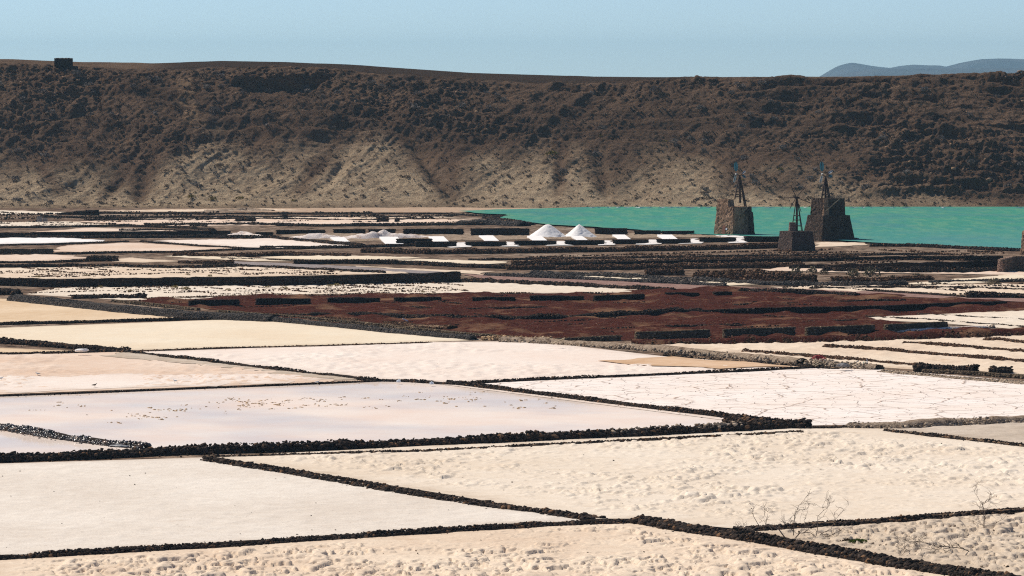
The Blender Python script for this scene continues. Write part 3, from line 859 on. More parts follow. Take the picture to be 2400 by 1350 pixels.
rubble_wall('dark stones along the foot of the sand bank', [(1560, 834), (1700, 846), (1850, 858), (1960, 866)], 0.9, 0.4, 0.33, mat='lava', core_m='core_sandy')
for lab, pts in [('dark stone row ending at the debris heap', [(1745, 826), (1880, 836), (2000, 846), (2150, 859)]),
                 ('dark stone row in the middle of the tan pan', [(1935, 815), (2100, 825), (2250, 837), (2420, 853)]),
                 ('dark stone row below the red earth bank', [(2120, 806), (2250, 815), (2420, 829)]),
                 ('shortest stone row of the tan pan', [(2310, 798), (2420, 806)])]:
    rubble_wall(lab, pts, 0.9, 0.5, 0.3, mat='lava_brown')
rubble_wall('long black heap of lava blocks behind a low wall', [(2145, 871), (2220, 871), (2285, 874)], 2.0, 1.05, 0.42, name='lava_heap', cat='heap', hvar=0.45)
rubble_wall('round black heap of lava blocks behind a low wall', [(2322, 874), (2370, 875)], 1.6, 1.15, 0.42, name='lava_heap', cat='heap')
rubble_wall('sandy lumps in front of the low brown wall', [(2070, 872), (2250, 888), (2420, 902)], 2.4, 0.35, 0.3, mat='sandy_lump', core_m='bank', name='sand_bank', cat='bank', fill=0.3)
rubble_wall('heap of pale earth under the debris', [(1905, 858), (1960, 862), (2060, 866)], 3.0, 0.9, 0.32, mat='sandy_lump', core_m='bank', name='earth_heap', cat='heap', fill=0.3)
rubble_wall('red earth bank below the mortared walls', [(1480, 806), (1700, 806), (1950, 801), (2200, 793), (2420, 786)], 4.0, 0.9, 0.3, mat='lava_brown', core_m='red', name='earth_bank', cat='bank', fill=0.06, corek=0.95)
rubble_wall('pale salty rubble spilled under the mortared walls', [(2050, 783), (2140, 778), (2230, 772), (2330, 769)], 0.9, 0.45, 0.3, mat='sandy_lump', core_m='saltbank', name='salt_spill', cat='heap', fill=0.25, hvar=0.6)
rubble_wall('stone row through the cream pan beside the red field', [(2030, 744), (2180, 752), (2420, 770)], 0.5, 0.35, 0.25)
rubble_wall('upper stone row through the cream pan beside the red field', [(2150, 737), (2280, 745), (2420, 752)], 0.5, 0.3, 0.25)
rubble_wall('ragged black retaining bank across the red field', [(620, 745), (800, 743), (960, 747), (1115, 750), (1300, 748), (1510, 741), (1640, 731)], 1.4, 0.8, 0.34, hvar=0.55)
rubble_wall('low ragged stone row in the middle of the red field', [(960, 722), (1100, 726), (1260, 723), (1420, 727)], 0.7, 0.35, 0.3, hvar=0.6, fill=0.7)
rubble_wall('low stone row of the red field near the track', [(1720, 716), (1880, 713), (2020, 706), (2120, 706)], 0.7, 0.35, 0.3, hvar=0.6, fill=0.7)
rubble_wall('low stone row behind the front mortared segments', [(1560, 768), (1740, 764), (1900, 757), (2020, 750)], 0.7, 0.35, 0.3, hvar=0.6, fill=0.6)
rubble_wall('crumbled brown rubble beside the plastered wall', [(760, 752), (860, 758), (960, 766), (1060, 772)], 2.4, 0.6, 0.33, mat='lava_brown', core_m='core_sandy')
rubble_wall('black rubble wall between the track and the red field', [(1735, 688), (1850, 691), (1960, 694), (2010, 697)], 1.4, 0.9, 0.36)
rubble_wall('black rubble wall under the tan stony field', [(2265, 699), (2330, 699), (2420, 700)], 1.6, 1.1, 0.38)
rubble_wall('thin dark row beside the rising dirt track', [(2050, 684), (2180, 692), (2260, 698)], 0.8, 0.5, 0.3)
rubble_wall('dark wall below the red brown track', [(1085, 661), (1250, 668), (1420, 676), (1580, 686)], 1.0, 0.85, 0.34)
rubble_wall('dark bank above the red brown track', [(1140, 647), (1300, 654), (1500, 662), (1700, 672)], 1.2, 0.75, 0.34, mat='gravel', core_m='gravelbank')
rubble_wall('black rubble along the bottom of the pale stony field', [(170, 700), (240, 699), (340, 701)], 1.6, 0.8, 0.4, name='lava_heap', cat='heap', hvar=0.5)
rubble_wall('black heap at the head of the gravel bank', [(-60, 690), (45, 691)], 2.0, 1.2, 0.4, name='lava_heap', cat='heap')
rubble_wall('scattered stones between the pale stony field and the red field', [(340, 702), (640, 694), (1000, 691), (1250, 689)], 1.2, 0.35, 0.3, mat='lava_brown', core_m='core_sandy', fill=0.4)

# mid-distance rubble walls and rows
mids = [
 ('dark wall above the upper pale stony field', [(-60, 627), (150, 626), (280, 627), (420, 630), (550, 627)], 1.0, 0.75, 0.38, 'lava'),
 ('dark wall below the grey track', [(480, 622), (640, 629), (830, 638), (900, 641)], 0.9, 0.6, 0.36, 'lava'),
 ('black heap of lava beside the dull pink pan', [(205, 612), (275, 612)], 2.2, 1.1, 0.42, 'lava'),
 ('dark row in front of the dull pink pan', [(-60, 617), (120, 616), (210, 613)], 0.9, 0.5, 0.38, 'lava'),
 ('dark gravelly bank in front of the narrow tan pan', [(690, 620), (800, 618), (960, 620), (1080, 626), (1210, 631)], 1.4, 0.85, 0.36, 'lava'),
 ('brown stony row behind the narrow tan pans', [(410, 601), (560, 603), (660, 599), (820, 602)], 1.6, 0.9, 0.40, 'lava_brown'),
 ('brown stony row ending in a lump', [(420, 617), (480, 618), (545, 617)], 1.4, 0.7, 0.4, 'lava_brown'),
 ('dark ridge between the two narrow tan pans', [(520, 607), (680, 612), (870, 613), (1000, 616)], 0.7, 0.4, 0.32, 'lava'),
 ('dark wall below the rough pinkish pan', [(-60, 600), (125, 597), (260, 594), (420, 592), (560, 586), (700, 584), (830, 581)], 0.8, 0.5, 0.36, 'lava'),
 ('dark wall between the white and the rough pinkish pans', [(-60, 577), (130, 574), (300, 567)], 0.6, 0.4, 0.34, 'lava'),
 ('dark wall in front of the pink and white pan', [(330, 567), (450, 576), (580, 584)], 0.6, 0.4, 0.34, 'lava'),
 ('dark bank behind the pink and white pan', [(60, 559), (300, 558), (500, 557), (640, 560), (760, 571), (850, 578)], 1.5, 0.75, 0.38, 'lava'),
 ('dark row beside the grey board', [(-60, 535), (110, 534), (290, 531), (450, 536), (500, 541)], 1.2, 0.65, 0.38, 'lava'),
 ('long stone wall in front of the salt store', [(850, 592), (1000, 596), (1200, 594), (1500, 589), (1700, 585), (1830, 581)], 1.6, 1.15, 0.42, 'lava_brown'),
 ('low dark wall ending at the salt store corner', [(610, 582), (800, 582), (985, 577)], 0.9, 0.7, 0.38, 'lava'),
 ('dark wall across the far brown rows', [(1100, 611), (1300, 608), (1600, 604), (1900, 600), (2200, 597)], 0.9, 0.5, 0.36, 'lava'),
 ('brown wall across the far brown rows', [(1200, 619), (1400, 616), (1650, 612), (1900, 607), (2000, 605)], 1.1, 0.7, 0.4, 'lava_brown'),
 ('long brown rubble wall with ragged top', [(1190, 632), (1400, 633), (1600, 630), (1800, 628), (1880, 626)], 1.8, 1.1, 0.45, 'lava_brown'),
 ('brown rubble block beside the pinkish flat', [(1515, 645), (1602, 645)], 1.8, 1.4, 0.45, 'lava_brown'),
 ('largest brown rubble heap near the pinkish flat', [(1635, 652), (1750, 656), (1850, 660), (1910, 661)], 2.6, 1.7, 0.5, 'lava_brown'),
 ('low brown rubble behind grey green bushes', [(1950, 661), (2050, 661), (2180, 655)], 1.8, 0.9, 0.45, 'lava_brown'),
 ('dark gravel bank in front of the brown heaps', [(1250, 644), (1450, 652), (1650, 662), (1800, 668), (2000, 672), (2120, 668)], 1.6, 0.9, 0.38, 'gravel'),
 ('dark stone row beside the ruined end wall', [(1930, 637), (2100, 640), (2250, 641), (2340, 637)], 1.6, 1.1, 0.45, 'lava'),
 ('dark row along the edge of the lagoon', [(2040, 578), (2130, 578), (2250, 583), (2340, 588), (2450, 590)], 1.0, 0.75, 0.42, 'lava'),
 ('dark stones on the lagoon shore behind the salt cones', [(1140, 512), (1200, 523), (1245, 528)], 1.8, 0.9, 0.5, 'lava'),
 ('dark reef reaching into the lagoon', [(1060, 503), (1130, 507), (1190, 508)], 2.2, 0.4, 0.5, 'lava'),
 ('dark shoal in front of the tower foot', [(1990, 565), (2010, 566), (2040, 566)], 1.2, 0.4, 0.45, 'lava'),
 ('dark far row below the pale hillside foot', [(200, 516), (400, 517), (620, 515), (840, 518), (1000, 516)], 1.0, 0.6, 0.45, 'lava'),
 ('dark far row above the brown flat', [(340, 530), (560, 528), (760, 531), (960, 529), (1150, 527)], 1.5, 0.8, 0.45, 'lava'),
 ('dark far row nearest the hillside', [(230, 501), (500, 502), (760, 503), (1050, 502)], 0.9, 0.5, 0.42, 'lava'),
 ('dark middle row of the far flats', [(90, 510), (300, 511), (560, 509), (850, 511), (1060, 508)], 0.8, 0.5, 0.42, 'lava'),
 ('black heap standing up from the far rows', [(555, 521), (598, 521)], 2.0, 1.5, 0.5, 'lava'),
 ('black square heap among the far rows', [(885, 522), (910, 522)], 2.0, 1.6, 0.5, 'lava'),
 ('narrow black heap among the far rows', [(926, 522), (936, 522)], 1.2, 1.5, 0.45, 'lava'),
 ('small black heap beside the far pale strip', [(664, 512), (672, 512)], 1.2, 1.2, 0.45, 'lava'),
 ('brown hump on the lagoon shore', [(1080, 525), (1160, 527), (1230, 530)], 4.0, 1.2, 0.4, 'gravel'),
 ('row of dark stones behind the pinkish pan', [(280, 543), (400, 542), (500, 547)], 1.2, 0.6, 0.4, 'lava'),
 ('dark wall behind the rising dirt track', [(2180, 664), (2300, 661), (2420, 660)], 1.0, 0.6, 0.38, 'gravel'),
 ('thin dark row across the tan stony fields', [(1900, 678), (2100, 676), (2300, 678), (2420, 682)], 0.9, 0.5, 0.36, 'lava'),
]
for lab, pts, w, h, s, mt in mids:
    heap = 'heap' in lab
    rubble_wall(lab, pts, w, h, s * 0.95, mat=mt, core_m='gravelbank' if mt == 'gravel' else 'core_dark', name='lava_heap' if heap else 'rubble_wall', cat='heap' if heap else 'wall', hvar=0.3)

# low rows of stones that subdivide the stony fields (too many and too small to pick apart)
D1 = np.array([0.857, 0.515]); D2 = np.array([-0.515, 0.857])
def rows_in(label, pts, s1, s2, size, mat, fill=0.55):
    poly = W2(pts); pa = np.array(poly); c = pa.mean(0)
    R = np.abs(pa - c).max() * 1.5
    it = []
    for dirv, nv, sp in ((D1, D2, s1), (D2, D1, s2)):
        k = -R
        while k < R:
            t = np.arange(-R, R, size * 0.8)
            ph = RNG.random() * 100
            gate = fbm(t * 0.08 + ph, t * 0 + k, 3, 71) > (0.62 - 0.3 * fill)
            X = c[0] + dirv[0] * t + nv[0] * k + RNG.normal(size=t.size) * .15
            Y = c[1] + dirv[1] * t + nv[1] * k + RNG.normal(size=t.size) * .25
            m = inside(X, Y, poly) & gate & (RNG.random(t.size) < 0.85)
            for xx, yy in zip(X[m], Y[m]):
                s = size * RNG.uniform(.6, 1.5); it.append((xx, yy, 0.10 + s * 0.2, s, 1.0))
            k += sp * RNG.uniform(0.7, 1.3)
    v, f, a = join_rocks(it)
    ob('stone_rows', mesh_np('stone_rows', v, f, M[mat], False, {'rnd': a}), label=label, cat='stones', kind='stuff')
rows_in('low rows of dark stones dividing the pale field with saltbushes', [(60, 690), (130, 675), (430, 672), (1080, 664), (1100, 688), (640, 694), (330, 704)], 4.5, 9, 0.30, 'lava_brown', 0.45)
rows_in('low rows of dark stones above the long dark wall', [(-80, 654), (430, 650), (830, 644), (760, 634), (550, 624), (-80, 630)], 4.5, 9, 0.32, 'lava_brown', 0.45)
rows_in('low rows of stones on the brown flats before the lagoon', [(1180, 630), (1250, 600), (1950, 586), (2480, 592), (2480, 606), (1900, 622)], 7, 16, 0.42, 'lava_brown', 0.5)
rows_in('low rows of stones on the tan fields beside the tracks', [(1800, 674), (2050, 666), (2480, 664), (2480, 694), (2250, 694)], 5, 12, 0.36, 'lava', 0.45)
rows_in('low rows of stones on the far flats below the hillside', [(-80, 536), (-80, 498), (1060, 499), (1120, 528), (640, 531)], 11, 30, 0.5, 'lava', 0.4)
rows_in('dark stones scattered over the red gravel field', [(300, 706), (1700, 682), (2350, 712), (1900, 760), (1500, 795), (1100, 788)], 9, 14, 0.25, 'lava', 0.05)

# loose stones on the near pans
def scatter(label, pts, n, size, mat, name='loose_stones', zz=0.1):
    poly = W2(pts); pa = np.array(poly); it = []
    while len(it) < n:
        x, y = RNG.uniform(pa[:, 0].min(), pa[:, 0].max()), RNG.uniform(pa[:, 1].min(), pa[:, 1].max())
        if inside(np.array([x]), np.array([y]), poly)[0]:
            s = size * RNG.uniform(.4, 1.3) ; it.append((x, y, zz + s * .15, s, .8))
    v, f, a = join_rocks(it)
    ob(name, mesh_np(name, v, f, M[mat], False, {'rnd': a}), label=label, cat='stones', kind='stuff')
scatter('loose dark stones on the smooth white pan', [(0, 1300), (800, 1255), (1350, 1212), (520, 1080), (0, 1095)], 26, 0.14, 'lava')
scatter('loose dark stones on the wide pitted pan', [(600, 1080), (1395, 1205), (2400, 1180), (2400, 1050), (1890, 1010)], 40, 0.16, 'lava')
scatter('loose dark stones on the footprint pan', [(0, 1400), (2100, 1400), (1500, 1235), (800, 1275)], 26, 0.18, 'lava')
scatter('loose dark stones on the rough bush pan', [(1800, 1250), (2400, 1210), (2400, 1355), (1950, 1285)], 60, 0.3, 'sandy_lump')
# crusts of ochre salt floating in the brine
it = []
for cx, cy, sx, sy, n in [(340, 977, 30, 5, 26), (390, 962, 28, 3, 26), (480, 952, 60, 8, 30), (590, 948, 45, 6, 40), (640, 942, 70, 7, 46), (800, 945, 90, 8, 34), (300, 955, 160, 8, 26), (70, 962, 20, 1, 6), (280, 991, 20, 1, 6), (1060, 935, 60, 10, 34), (1250, 948, 70, 10, 26), (1000, 930, 80, 6, 20)]:
    for k in range(int(n * 0.55)):
        p = P(cx + RNG.normal() * sx, cy + RNG.normal() * sy)
        for j in range(int(RNG.integers(1, 4))):
            s = RNG.uniform(.12, .42)
            it.append((p[0] + j * 0.3 + RNG.normal() * .1, p[1] + RNG.normal() * .5, 0.045, s, 0.5))
v, f, a = join_rocks(it)
ob('salt_crusts', mesh_np('salt_crusts', v, f, M['ochre_lump'], False, {'rnd': a}), label='ochre crusts of salt breaking the surface of the brine', cat='crust', kind='stuff')

# ------------------------------------------------------------------ mortared walls
def wall_mesh(wp, hs, th, step, seed, batter=0.08, ragged=0.05):
    """straight masonry wall following wp with heights hs; returns verts, faces, front frames"""
    seg = np.linalg.norm(np.diff(wp, axis=0), axis=1); cum = np.concatenate([[0], np.cumsum(seg)])
    q, tg, nr, L = resample(wp, step)
    s = np.linspace(0, cum[-1], len(q)); H = np.interp(s, cum, hs)
    H = H + ragged * (fbm(s * 0.6 + seed, s * 0 + 2.0, 3, 5) - 0.5) * 2
    rows = 4; V = []; ring = 2 * (rows + 1)
    for i, p in enumerate(q):
        pr = []
        for k in range(rows + 1):
            z = H[i] * k / rows; l = th / 2 * (1 + batter * (1 - k / rows) * 4)
            pr.append((l + RNG.normal() * .025, z if k else -0.05))
        for k in range(rows, -1, -1):
            z = H[i] * k / rows; pr.append((-th / 2 * (1 + batter * (1 - k / rows) * 4) + RNG.normal() * .025, z if k else -0.05))
        for l, z in pr: V.append((p[0] + nr[i, 0] * l, p[1] + nr[i, 1] * l, z))
    F = []
    for i in range(len(q) - 1):
        for k in range(ring - 1):
            a = i * ring + k; F.append((a, a + ring, a + ring + 1, a + 1))
    for i in (0, len(q) - 1):
        for k in range(rows):
            a = i * ring; F.append((a + k, a + k + 1, a + ring - 2 - k, a + ring - 1 - k))
    return np.array(V), np.array(F), q, tg, nr, H

def masonry_wall(label, pts, hpx, th=0.6, mat='masonry_dark', stone=0.45, smat='lava', parts=False, group=None, name='stone_wall', ragged=0.06, batter=0.08, proud=0.06):
    """hpx: height above the base in photo pixels at each point"""
    wp = poly_world(pts); hs = [h / ppm(p[1]) for h, p in zip(hpx, pts)]
    base = wp[0]
    V, F, q, tg, nr, H = wall_mesh(wp, hs, th, 0.6, RNG.random() * 50, batter, ragged)
    root = empty(name, base, label=label, cat='wall', group=group)
    ob('mortar_body', mesh_np('mortar_body', V - base, F, M[mat]), parent=root)
    L = np.linalg.norm(np.diff(q, axis=0), axis=1).sum()
    it = []
    n = int(L / (stone * 1.02)); S = np.linspace(0, len(q) - 1.001, max(2, n))
    for row in range(int(max(H) / (stone * 0.72)) + 1):
        for s in S:
            s = min(len(q) - 1.001, max(0, s + RNG.normal() * .15)); i = int(s); fr = s - i
            p = q[i] * (1 - fr) + q[i + 1] * fr; hh = H[i] * (1 - fr) + H[i + 1] * fr
            z = stone * (0.35 + 0.72 * row) + RNG.normal() * .05
            if z > hh - 0.05: continue
            l = th / 2 * (1 + batter * 4 * (1 - z / hh)) - stone * 0.22 + proud
            it.append((p[0] + nr[i, 0] * l, p[1] + nr[i, 1] * l, z, stone * RNG.uniform(.75, 1.15), 0.95))
    for s in S:                                   # coping stones
        i = int(s); p = q[i]
        it.append((p[0] + nr[i, 0] * th * .15, p[1] + nr[i, 1] * th * .15, H[i] - stone * .22, stone * RNG.uniform(.7, 1.1), .9))
    if parts:
        for t in it[:300]:
            k = int(RNG.integers(len(ROCKS)))
            o = bpy.data.objects.new('stone', rock_mesh(k, smat))
            o.location = (t[0] - base[0], t[1] - base[1], t[2]); o.rotation_euler = (RNG.normal() * .2, RNG.normal() * .2, RNG.random() * 6.28)
            o.scale = (t[3], t[3], t[3]); link(o, parent=root)
    elif it:
        v, f, a = join_rocks(it)
        ob('stones', mesh_np('stones', v - base, f, M[smat], False, {'rnd': a}), parent=root, kind='stuff')
    return root

M['wall_stone'] = lava('mortared_wall_stone', (0.075, 0.058, 0.043), (0.16, 0.12, 0.083), (0.36, 0.26, 0.16))
M['wall_stone_dark'] = lava('dark_wall_stone', (0.022, 0.018, 0.016), (0.055, 0.041, 0.034), (0.13, 0.085, 0.06))
# front row of mortared wall segments in the red field
for lab, a, b, h in [
    ('lowest mortared wall segment beside the head of the sand bank', (1300, 799), (1455, 799), (6, 14)),
    ('mortared wall segment beside the lowest one in the red field', (1490, 800), (1661, 795), (22, 23)),
    ('middle mortared wall segment of the front row in the red field', (1697, 796), (1859, 789), (25, 23)),
    ('mortared wall segment with pale scraps lying at its end', (1890, 790), (2046, 783), (23, 22)),
    ('mortared wall segment with pale salty rubble at its foot', (2075, 781), (2216, 772), (21, 18))]:
    masonry_wall(lab, [a, b], h, 0.7, 'masonry_brown', 0.5, 'wall_stone', parts=True, group='front row of mortared wall segments')
for lab, a, b, h in [
    ('dry stone segment at the plastered wall end of the back row', (442, 718), (560, 717), (15, 15)),
    ('second dry stone segment of the back row from the plastered wall', (600, 715), (727, 714), (15, 15)),
    ('third dry stone segment of the back row from the plastered wall', (768, 711), (890, 711), (13, 14)),
    ('half buried dry stone segment of the back row', (925, 708), (1032, 706), (11, 10)),
    ('dry stone segment right after the half buried one', (1108, 709), (1208, 709), (13, 13)),
    ('longest dry stone segment of the back row', (1243, 707), (1368, 707), (14, 14)),
    ('third dry stone segment of the back row from the track end', (1393, 705), (1508, 703), (13, 14)),
    ('neat dry stone segment of the back row near the track', (1560, 698), (1637, 697), (12, 12)),
    ('shortest dry stone segment of the back row beside the track', (1673, 693), (1712, 692), (9, 8))]:
    masonry_wall(lab, [a, b], h, 0.9, 'masonry_dark', 0.42, 'wall_stone_dark', group='back row of dry stone segments', ragged=0.12)
masonry_wall('long dark mortared wall ending beside the track', [(1640, 734), (1800, 736), (1950, 734), (2100, 731), (2250, 722), (2355, 716)], (8, 15, 16, 16, 14, 10), 0.8, 'masonry_dark', 0.48, 'wall_stone_dark', ragged=0.12)
masonry_wall('short plastered wall along the gravel bank', [(266, 708), (360, 718), (465, 728)], (6, 8, 6), 0.6, 'masonry_brown', 0.4, 'wall_stone')
masonry_wall('long plastered wall beside the crumbled rubble', [(512, 733), (700, 748), (900, 768), (1080, 787), (1230, 797)], (7, 8, 9, 9, 7), 0.6, 'masonry_brown', 0.42, 'wall_stone')
masonry_wall('low brown wall in front of the black lava heaps', [(2165, 873), (2300, 880), (2480, 894)], (8, 9, 10), 0.7, 'masonry_brown', 0.42, 'wall_stone')
masonry_wall('long tall dark wall behind the pale field with saltbushes', [(-60, 667), (130, 674), (430, 671), (640, 671), (850, 667), (1000, 664), (1076, 662)], (10, 20, 21, 23, 23, 24, 26), 1.0, 'masonry_dark', 0.5, 'wall_stone_dark', ragged=0.12)
masonry_wall('long dark terrace wall with a square end', [(72, 556), (300, 555), (540, 555)], (12, 13, 14), 1.0, 'masonry_dark', 0.5, 'wall_stone_dark', ragged=0.05)
masonry_wall('low dark wall beside the terrace wall', [(-60, 557), (75, 557)], (13, 12), 1.2, 'masonry_dark', 0.5, 'wall_stone_dark', ragged=0.15)
masonry_wall('short dark wall end at the foot of the hillside', [(140, 503), (185, 504), (227, 505)], (4, 10, 13), 1.6, 'masonry_dark', 0.5, 'wall_stone_dark', ragged=0.1)
masonry_wall('brown wall end beside the rough pinkish pan', [(-60, 596), (125, 595)], (14, 12), 1.0, 'masonry_brown', 0.45, 'wall_stone', ragged=0.15)
masonry_wall('lit pinkish end wall of a ruin', [(2346, 640), (2375, 634), (2480, 634)], (32, 34, 34), 1.2, 'pink_stone', 0.55, 'pink_rock' if 'pink_rock' in M else 'wall_stone', ragged=0.15)
masonry_wall('long low dark wall below the far brown rows', [(1200, 625), (1600, 618), (1900, 613), (2150, 609), (2350, 612)], (7, 8, 8, 9, 13), 0.8, 'masonry_dark', 0.5, 'wall_stone_dark', ragged=0.12)
masonry_wall('tall dark wall beside the lit ruin wall', [(1850, 632), (2050, 631), (2200, 630), (2350, 628)], (10, 14, 16, 18), 1.0, 'masonry_dark', 0.5, 'wall_stone_dark', ragged=0.25)
# salt store: back row and front row
back = [((600, 552), (640, 552), 8), ((648, 549), (762, 549), 10), ((782, 548), (856, 548), 11), ((864, 551), (926, 551), 14), ((946, 551), (1086, 551), 15), ((1104, 553), (1240, 553), 18), ((1395, 551), (1470, 551), 16), ((1488, 551), (1548, 551), 11), ((1552, 551), (1626, 551), 10)]
lab_b = ['smallest back wall of the salt store near the terrace wall', 'back salt store wall behind the small dirty salt heap', 'back salt store wall between the two dirty salt heaps', 'taller back salt store wall behind the large dirty salt heap', 'long back salt store wall right of the dirty salt heaps', 'tallest back salt store wall beside the broad salt cone', 'back salt store wall beside the narrow salt cone', 'second back wall of the salt store past the narrow cone', 'last back wall of the salt store before the windmill tower']
for (a, b, h), lab in zip(back, lab_b):
    masonry_wall(lab, [a, b], (h, h), 0.9, 'masonry_dark', 0.5, 'wall_stone_dark', group='back walls of the salt store', ragged=0.05)
front = [((930, 571), (1012, 571), 12), ((975, 579), (1070, 579), 13), ((1092, 577), (1186, 577), 11), ((1207, 575), (1303, 575), 11), ((1325, 574), (1416, 574), 11), ((1437, 572), (1520, 572), 11), ((1540, 571), (1618, 571), 11), ((1640, 568), (1724, 568), 11), ((1745, 567), (1830, 567), 13)]
lab_f = ['rear overlapping front wall of the salt store', 'first full front wall of the salt store beside the salt ramp', 'second full front wall of the salt store from the salt ramp', 'front wall of the salt store below the broad salt cone', 'front wall of the salt store below the narrow salt cone', 'front wall of the salt store just past the narrow cone', 'third front wall of the salt store from the small windmill', 'front wall of the salt store below the tower with the door', 'front wall of the salt store joining the small windmill plinth']
for (a, b, h), lab in zip(front, lab_f):
    masonry_wall(lab, [a, b], (h, h), 0.9, 'masonry_dark', 0.48, 'wall_stone_dark', group='front walls of the salt store', ragged=0.05)
# sloping salt ramps between the store walls
for k, (x0, x1, y0, y1) in enumerate([(782, 815, 557, 568), (897, 940, 556, 572), (1012, 1048, 555, 568), (1130, 1164, 553, 565), (1243, 1277, 554, 564), (1346, 1372, 554, 563), (1443, 1473, 551, 561), (1548, 1583, 551, 561)]):
    a = P(x0 + 6, y1); b = P(x1 + 6, y1); c = P(x1 - 8, y0 + 5); d = P(x0 - 8, y0 + 5)
    up = np.array([0, 0, 0.6])
    mb = MB()
    mb.hexa([a, b, c, d], [a + np.array([0, 0, .08]), b + np.array([0, 0, .08]), c + up, d + up])
    near = ['beside the small dirty salt heap', 'below the large dirty salt heap', 'at the end of the large dirty salt heap', 'between the dirty heaps and the cones', 'at the edge of the broad salt cone', 'under the narrow salt cone', 'just past the narrow salt cone', 'nearest the tower with the door'][k]
    mb.build('salt_ramp', M['purewhite'], bevel=0.06, label='sloping white salt ramp ' + near, cat='ramp', group='white salt ramps')

# ------------------------------------------------------------------ salt cones and heaps
def cone(label, xa, ya, xl, xr, yb, seed, flat):
    b = P((xl + xr) / 2, yb); pm = ppm(yb)
    R = (xr - xl) / 2 / pm; Hh = (yb - ya) / pm
    n, m = 64, 22; V = []; r = np.random.default_rng(seed)
    offx = (xa - (xl + xr) / 2) / pm
    for i in range(m + 1):
        t = i / m
        for k in range(n):
            a = k * 2 * math.pi / n
            face = 1 - 0.10 * (1 - abs(math.cos(2 * (a + 0.5)))) + 0.03 * math.sin(5 * a + seed)
            rr = R * (1.0 - t * (1 - flat)) * (face if t < 0.97 else 1)
            rr *= 1 + 0.07 * (1 - t) ** 4 + 0.015 * r.normal()
            z = Hh * (t ** 0.97) - 0.07 * (t > .93)
            V.append((offx * t + math.cos(a) * rr, math.sin(a) * rr, z + 0.02 * r.normal() * (t > 0)))
    F = [(i * n + k, i * n + (k + 1) % n, (i + 1) * n + (k + 1) % n, (i + 1) * n + k) for i in range(m) for k in range(n)]
    V.append((offx, 0, Hh + 0.06))
    T = len(V) - 1
    me = bpy.data.meshes.new('salt_cone')
    me.from_pydata(V, [], F + [(m * n + k, m * n + (k + 1) % n, T) for k in range(n)])
    for p in me.polygons: p.use_smooth = True
    me.materials.append(M['purewhite'])
    o = ob('salt_cone', me, label=label, cat='salt heap')
    o.location = (b[0], b[1] + R * .6, 0)
cone('broad white salt cone with a blunt top', 1284, 527, 1236, 1330, 557, 2, 0.12)
cone('narrower pointed white salt cone', 1358, 527, 1322, 1402, 557, 5, 0.06)

def heap(label, pts, tops, w, mat='saltbank'):
    wp = poly_world(pts); hs = np.array([t / ppm(p[1]) for t, p in zip(tops, pts)])
    seg = np.linalg.norm(np.diff(wp, axis=0), axis=1); cum = np.concatenate([[0], np.cumsum(seg)])
    q, tg, nr, L = resample(wp, 0.35); s = np.linspace(0, cum[-1], len(q)); H = np.interp(s, cum, hs)
    m = 18; u = np.linspace(-1, 1, m)
    X = q[:, 0:1] + nr[:, 0:1] * u * w; Y = q[:, 1:2] + nr[:, 1:2] * u * w
    pr = np.clip(1 - np.abs(u) ** 1.6, 0, 1)[None, :]
    Z = H[:, None] * pr * (0.55 + 0.9 * fbm(X * 0.5, Y * 0.5, 4, 91)) + 0.25 * pr * (ridged(X * 1.3, Y * 1.3, 3, 6) - .5)
    idx = np.arange(len(q) * m).reshape(len(q), m)
    F = np.stack([idx[:-1, :-1], idx[1:, :-1], idx[1:, 1:], idx[:-1, 1:]], -1).reshape(-1, 4)
    V = np.stack([X.ravel(), Y.ravel(), Z.ravel()], 1); b = wp[0]
    o = ob('salt_heap', mesh_np('salt_heap', V - b, F, M[mat], True), label=label, cat='salt heap')
    o.location = b
heap('small dirty pinkish salt heap in front of the back walls', [(672, 559), (720, 560), (760, 560), (810, 560)], (2, 10, 13, 4), 2.0)
heap('long lumpy dirty salt heap beside the salt ramps', [(808, 560), (860, 560), (890, 559), (940, 559), (1000, 557)], (4, 13, 18, 12, 3), 2.2)
heap('white salt scatter beside the terrace wall end', [(540, 556), (570, 553), (620, 557)], (6, 9, 3), 2.2)
heap('pale bank of crust below the hillside', [(480, 495), (580, 494), (640, 495)], (3, 7, 3), 1.6, 'bank')
heap('pale salt ridge beside the plastered wall end', [(590, 752), (640, 751), (700, 753), (760, 760)], (3, 7, 5, 2), 1.2, 'bank')
heap('white strip of salt in front of the plastered wall', [(800, 762), (900, 772), (1010, 784), (1110, 795)], (2, 3, 3, 2), 0.5)

# ------------------------------------------------------------------ windmill towers
def yawed(c, yaw):
    u = np.array([math.cos(yaw), math.sin(yaw), 0]); w = np.array([math.sin(yaw), -math.cos(yaw), 0])
    return lambda a, b, z: np.array([c[0], c[1], 0]) + u * a + w * b + np.array([0, 0, z])

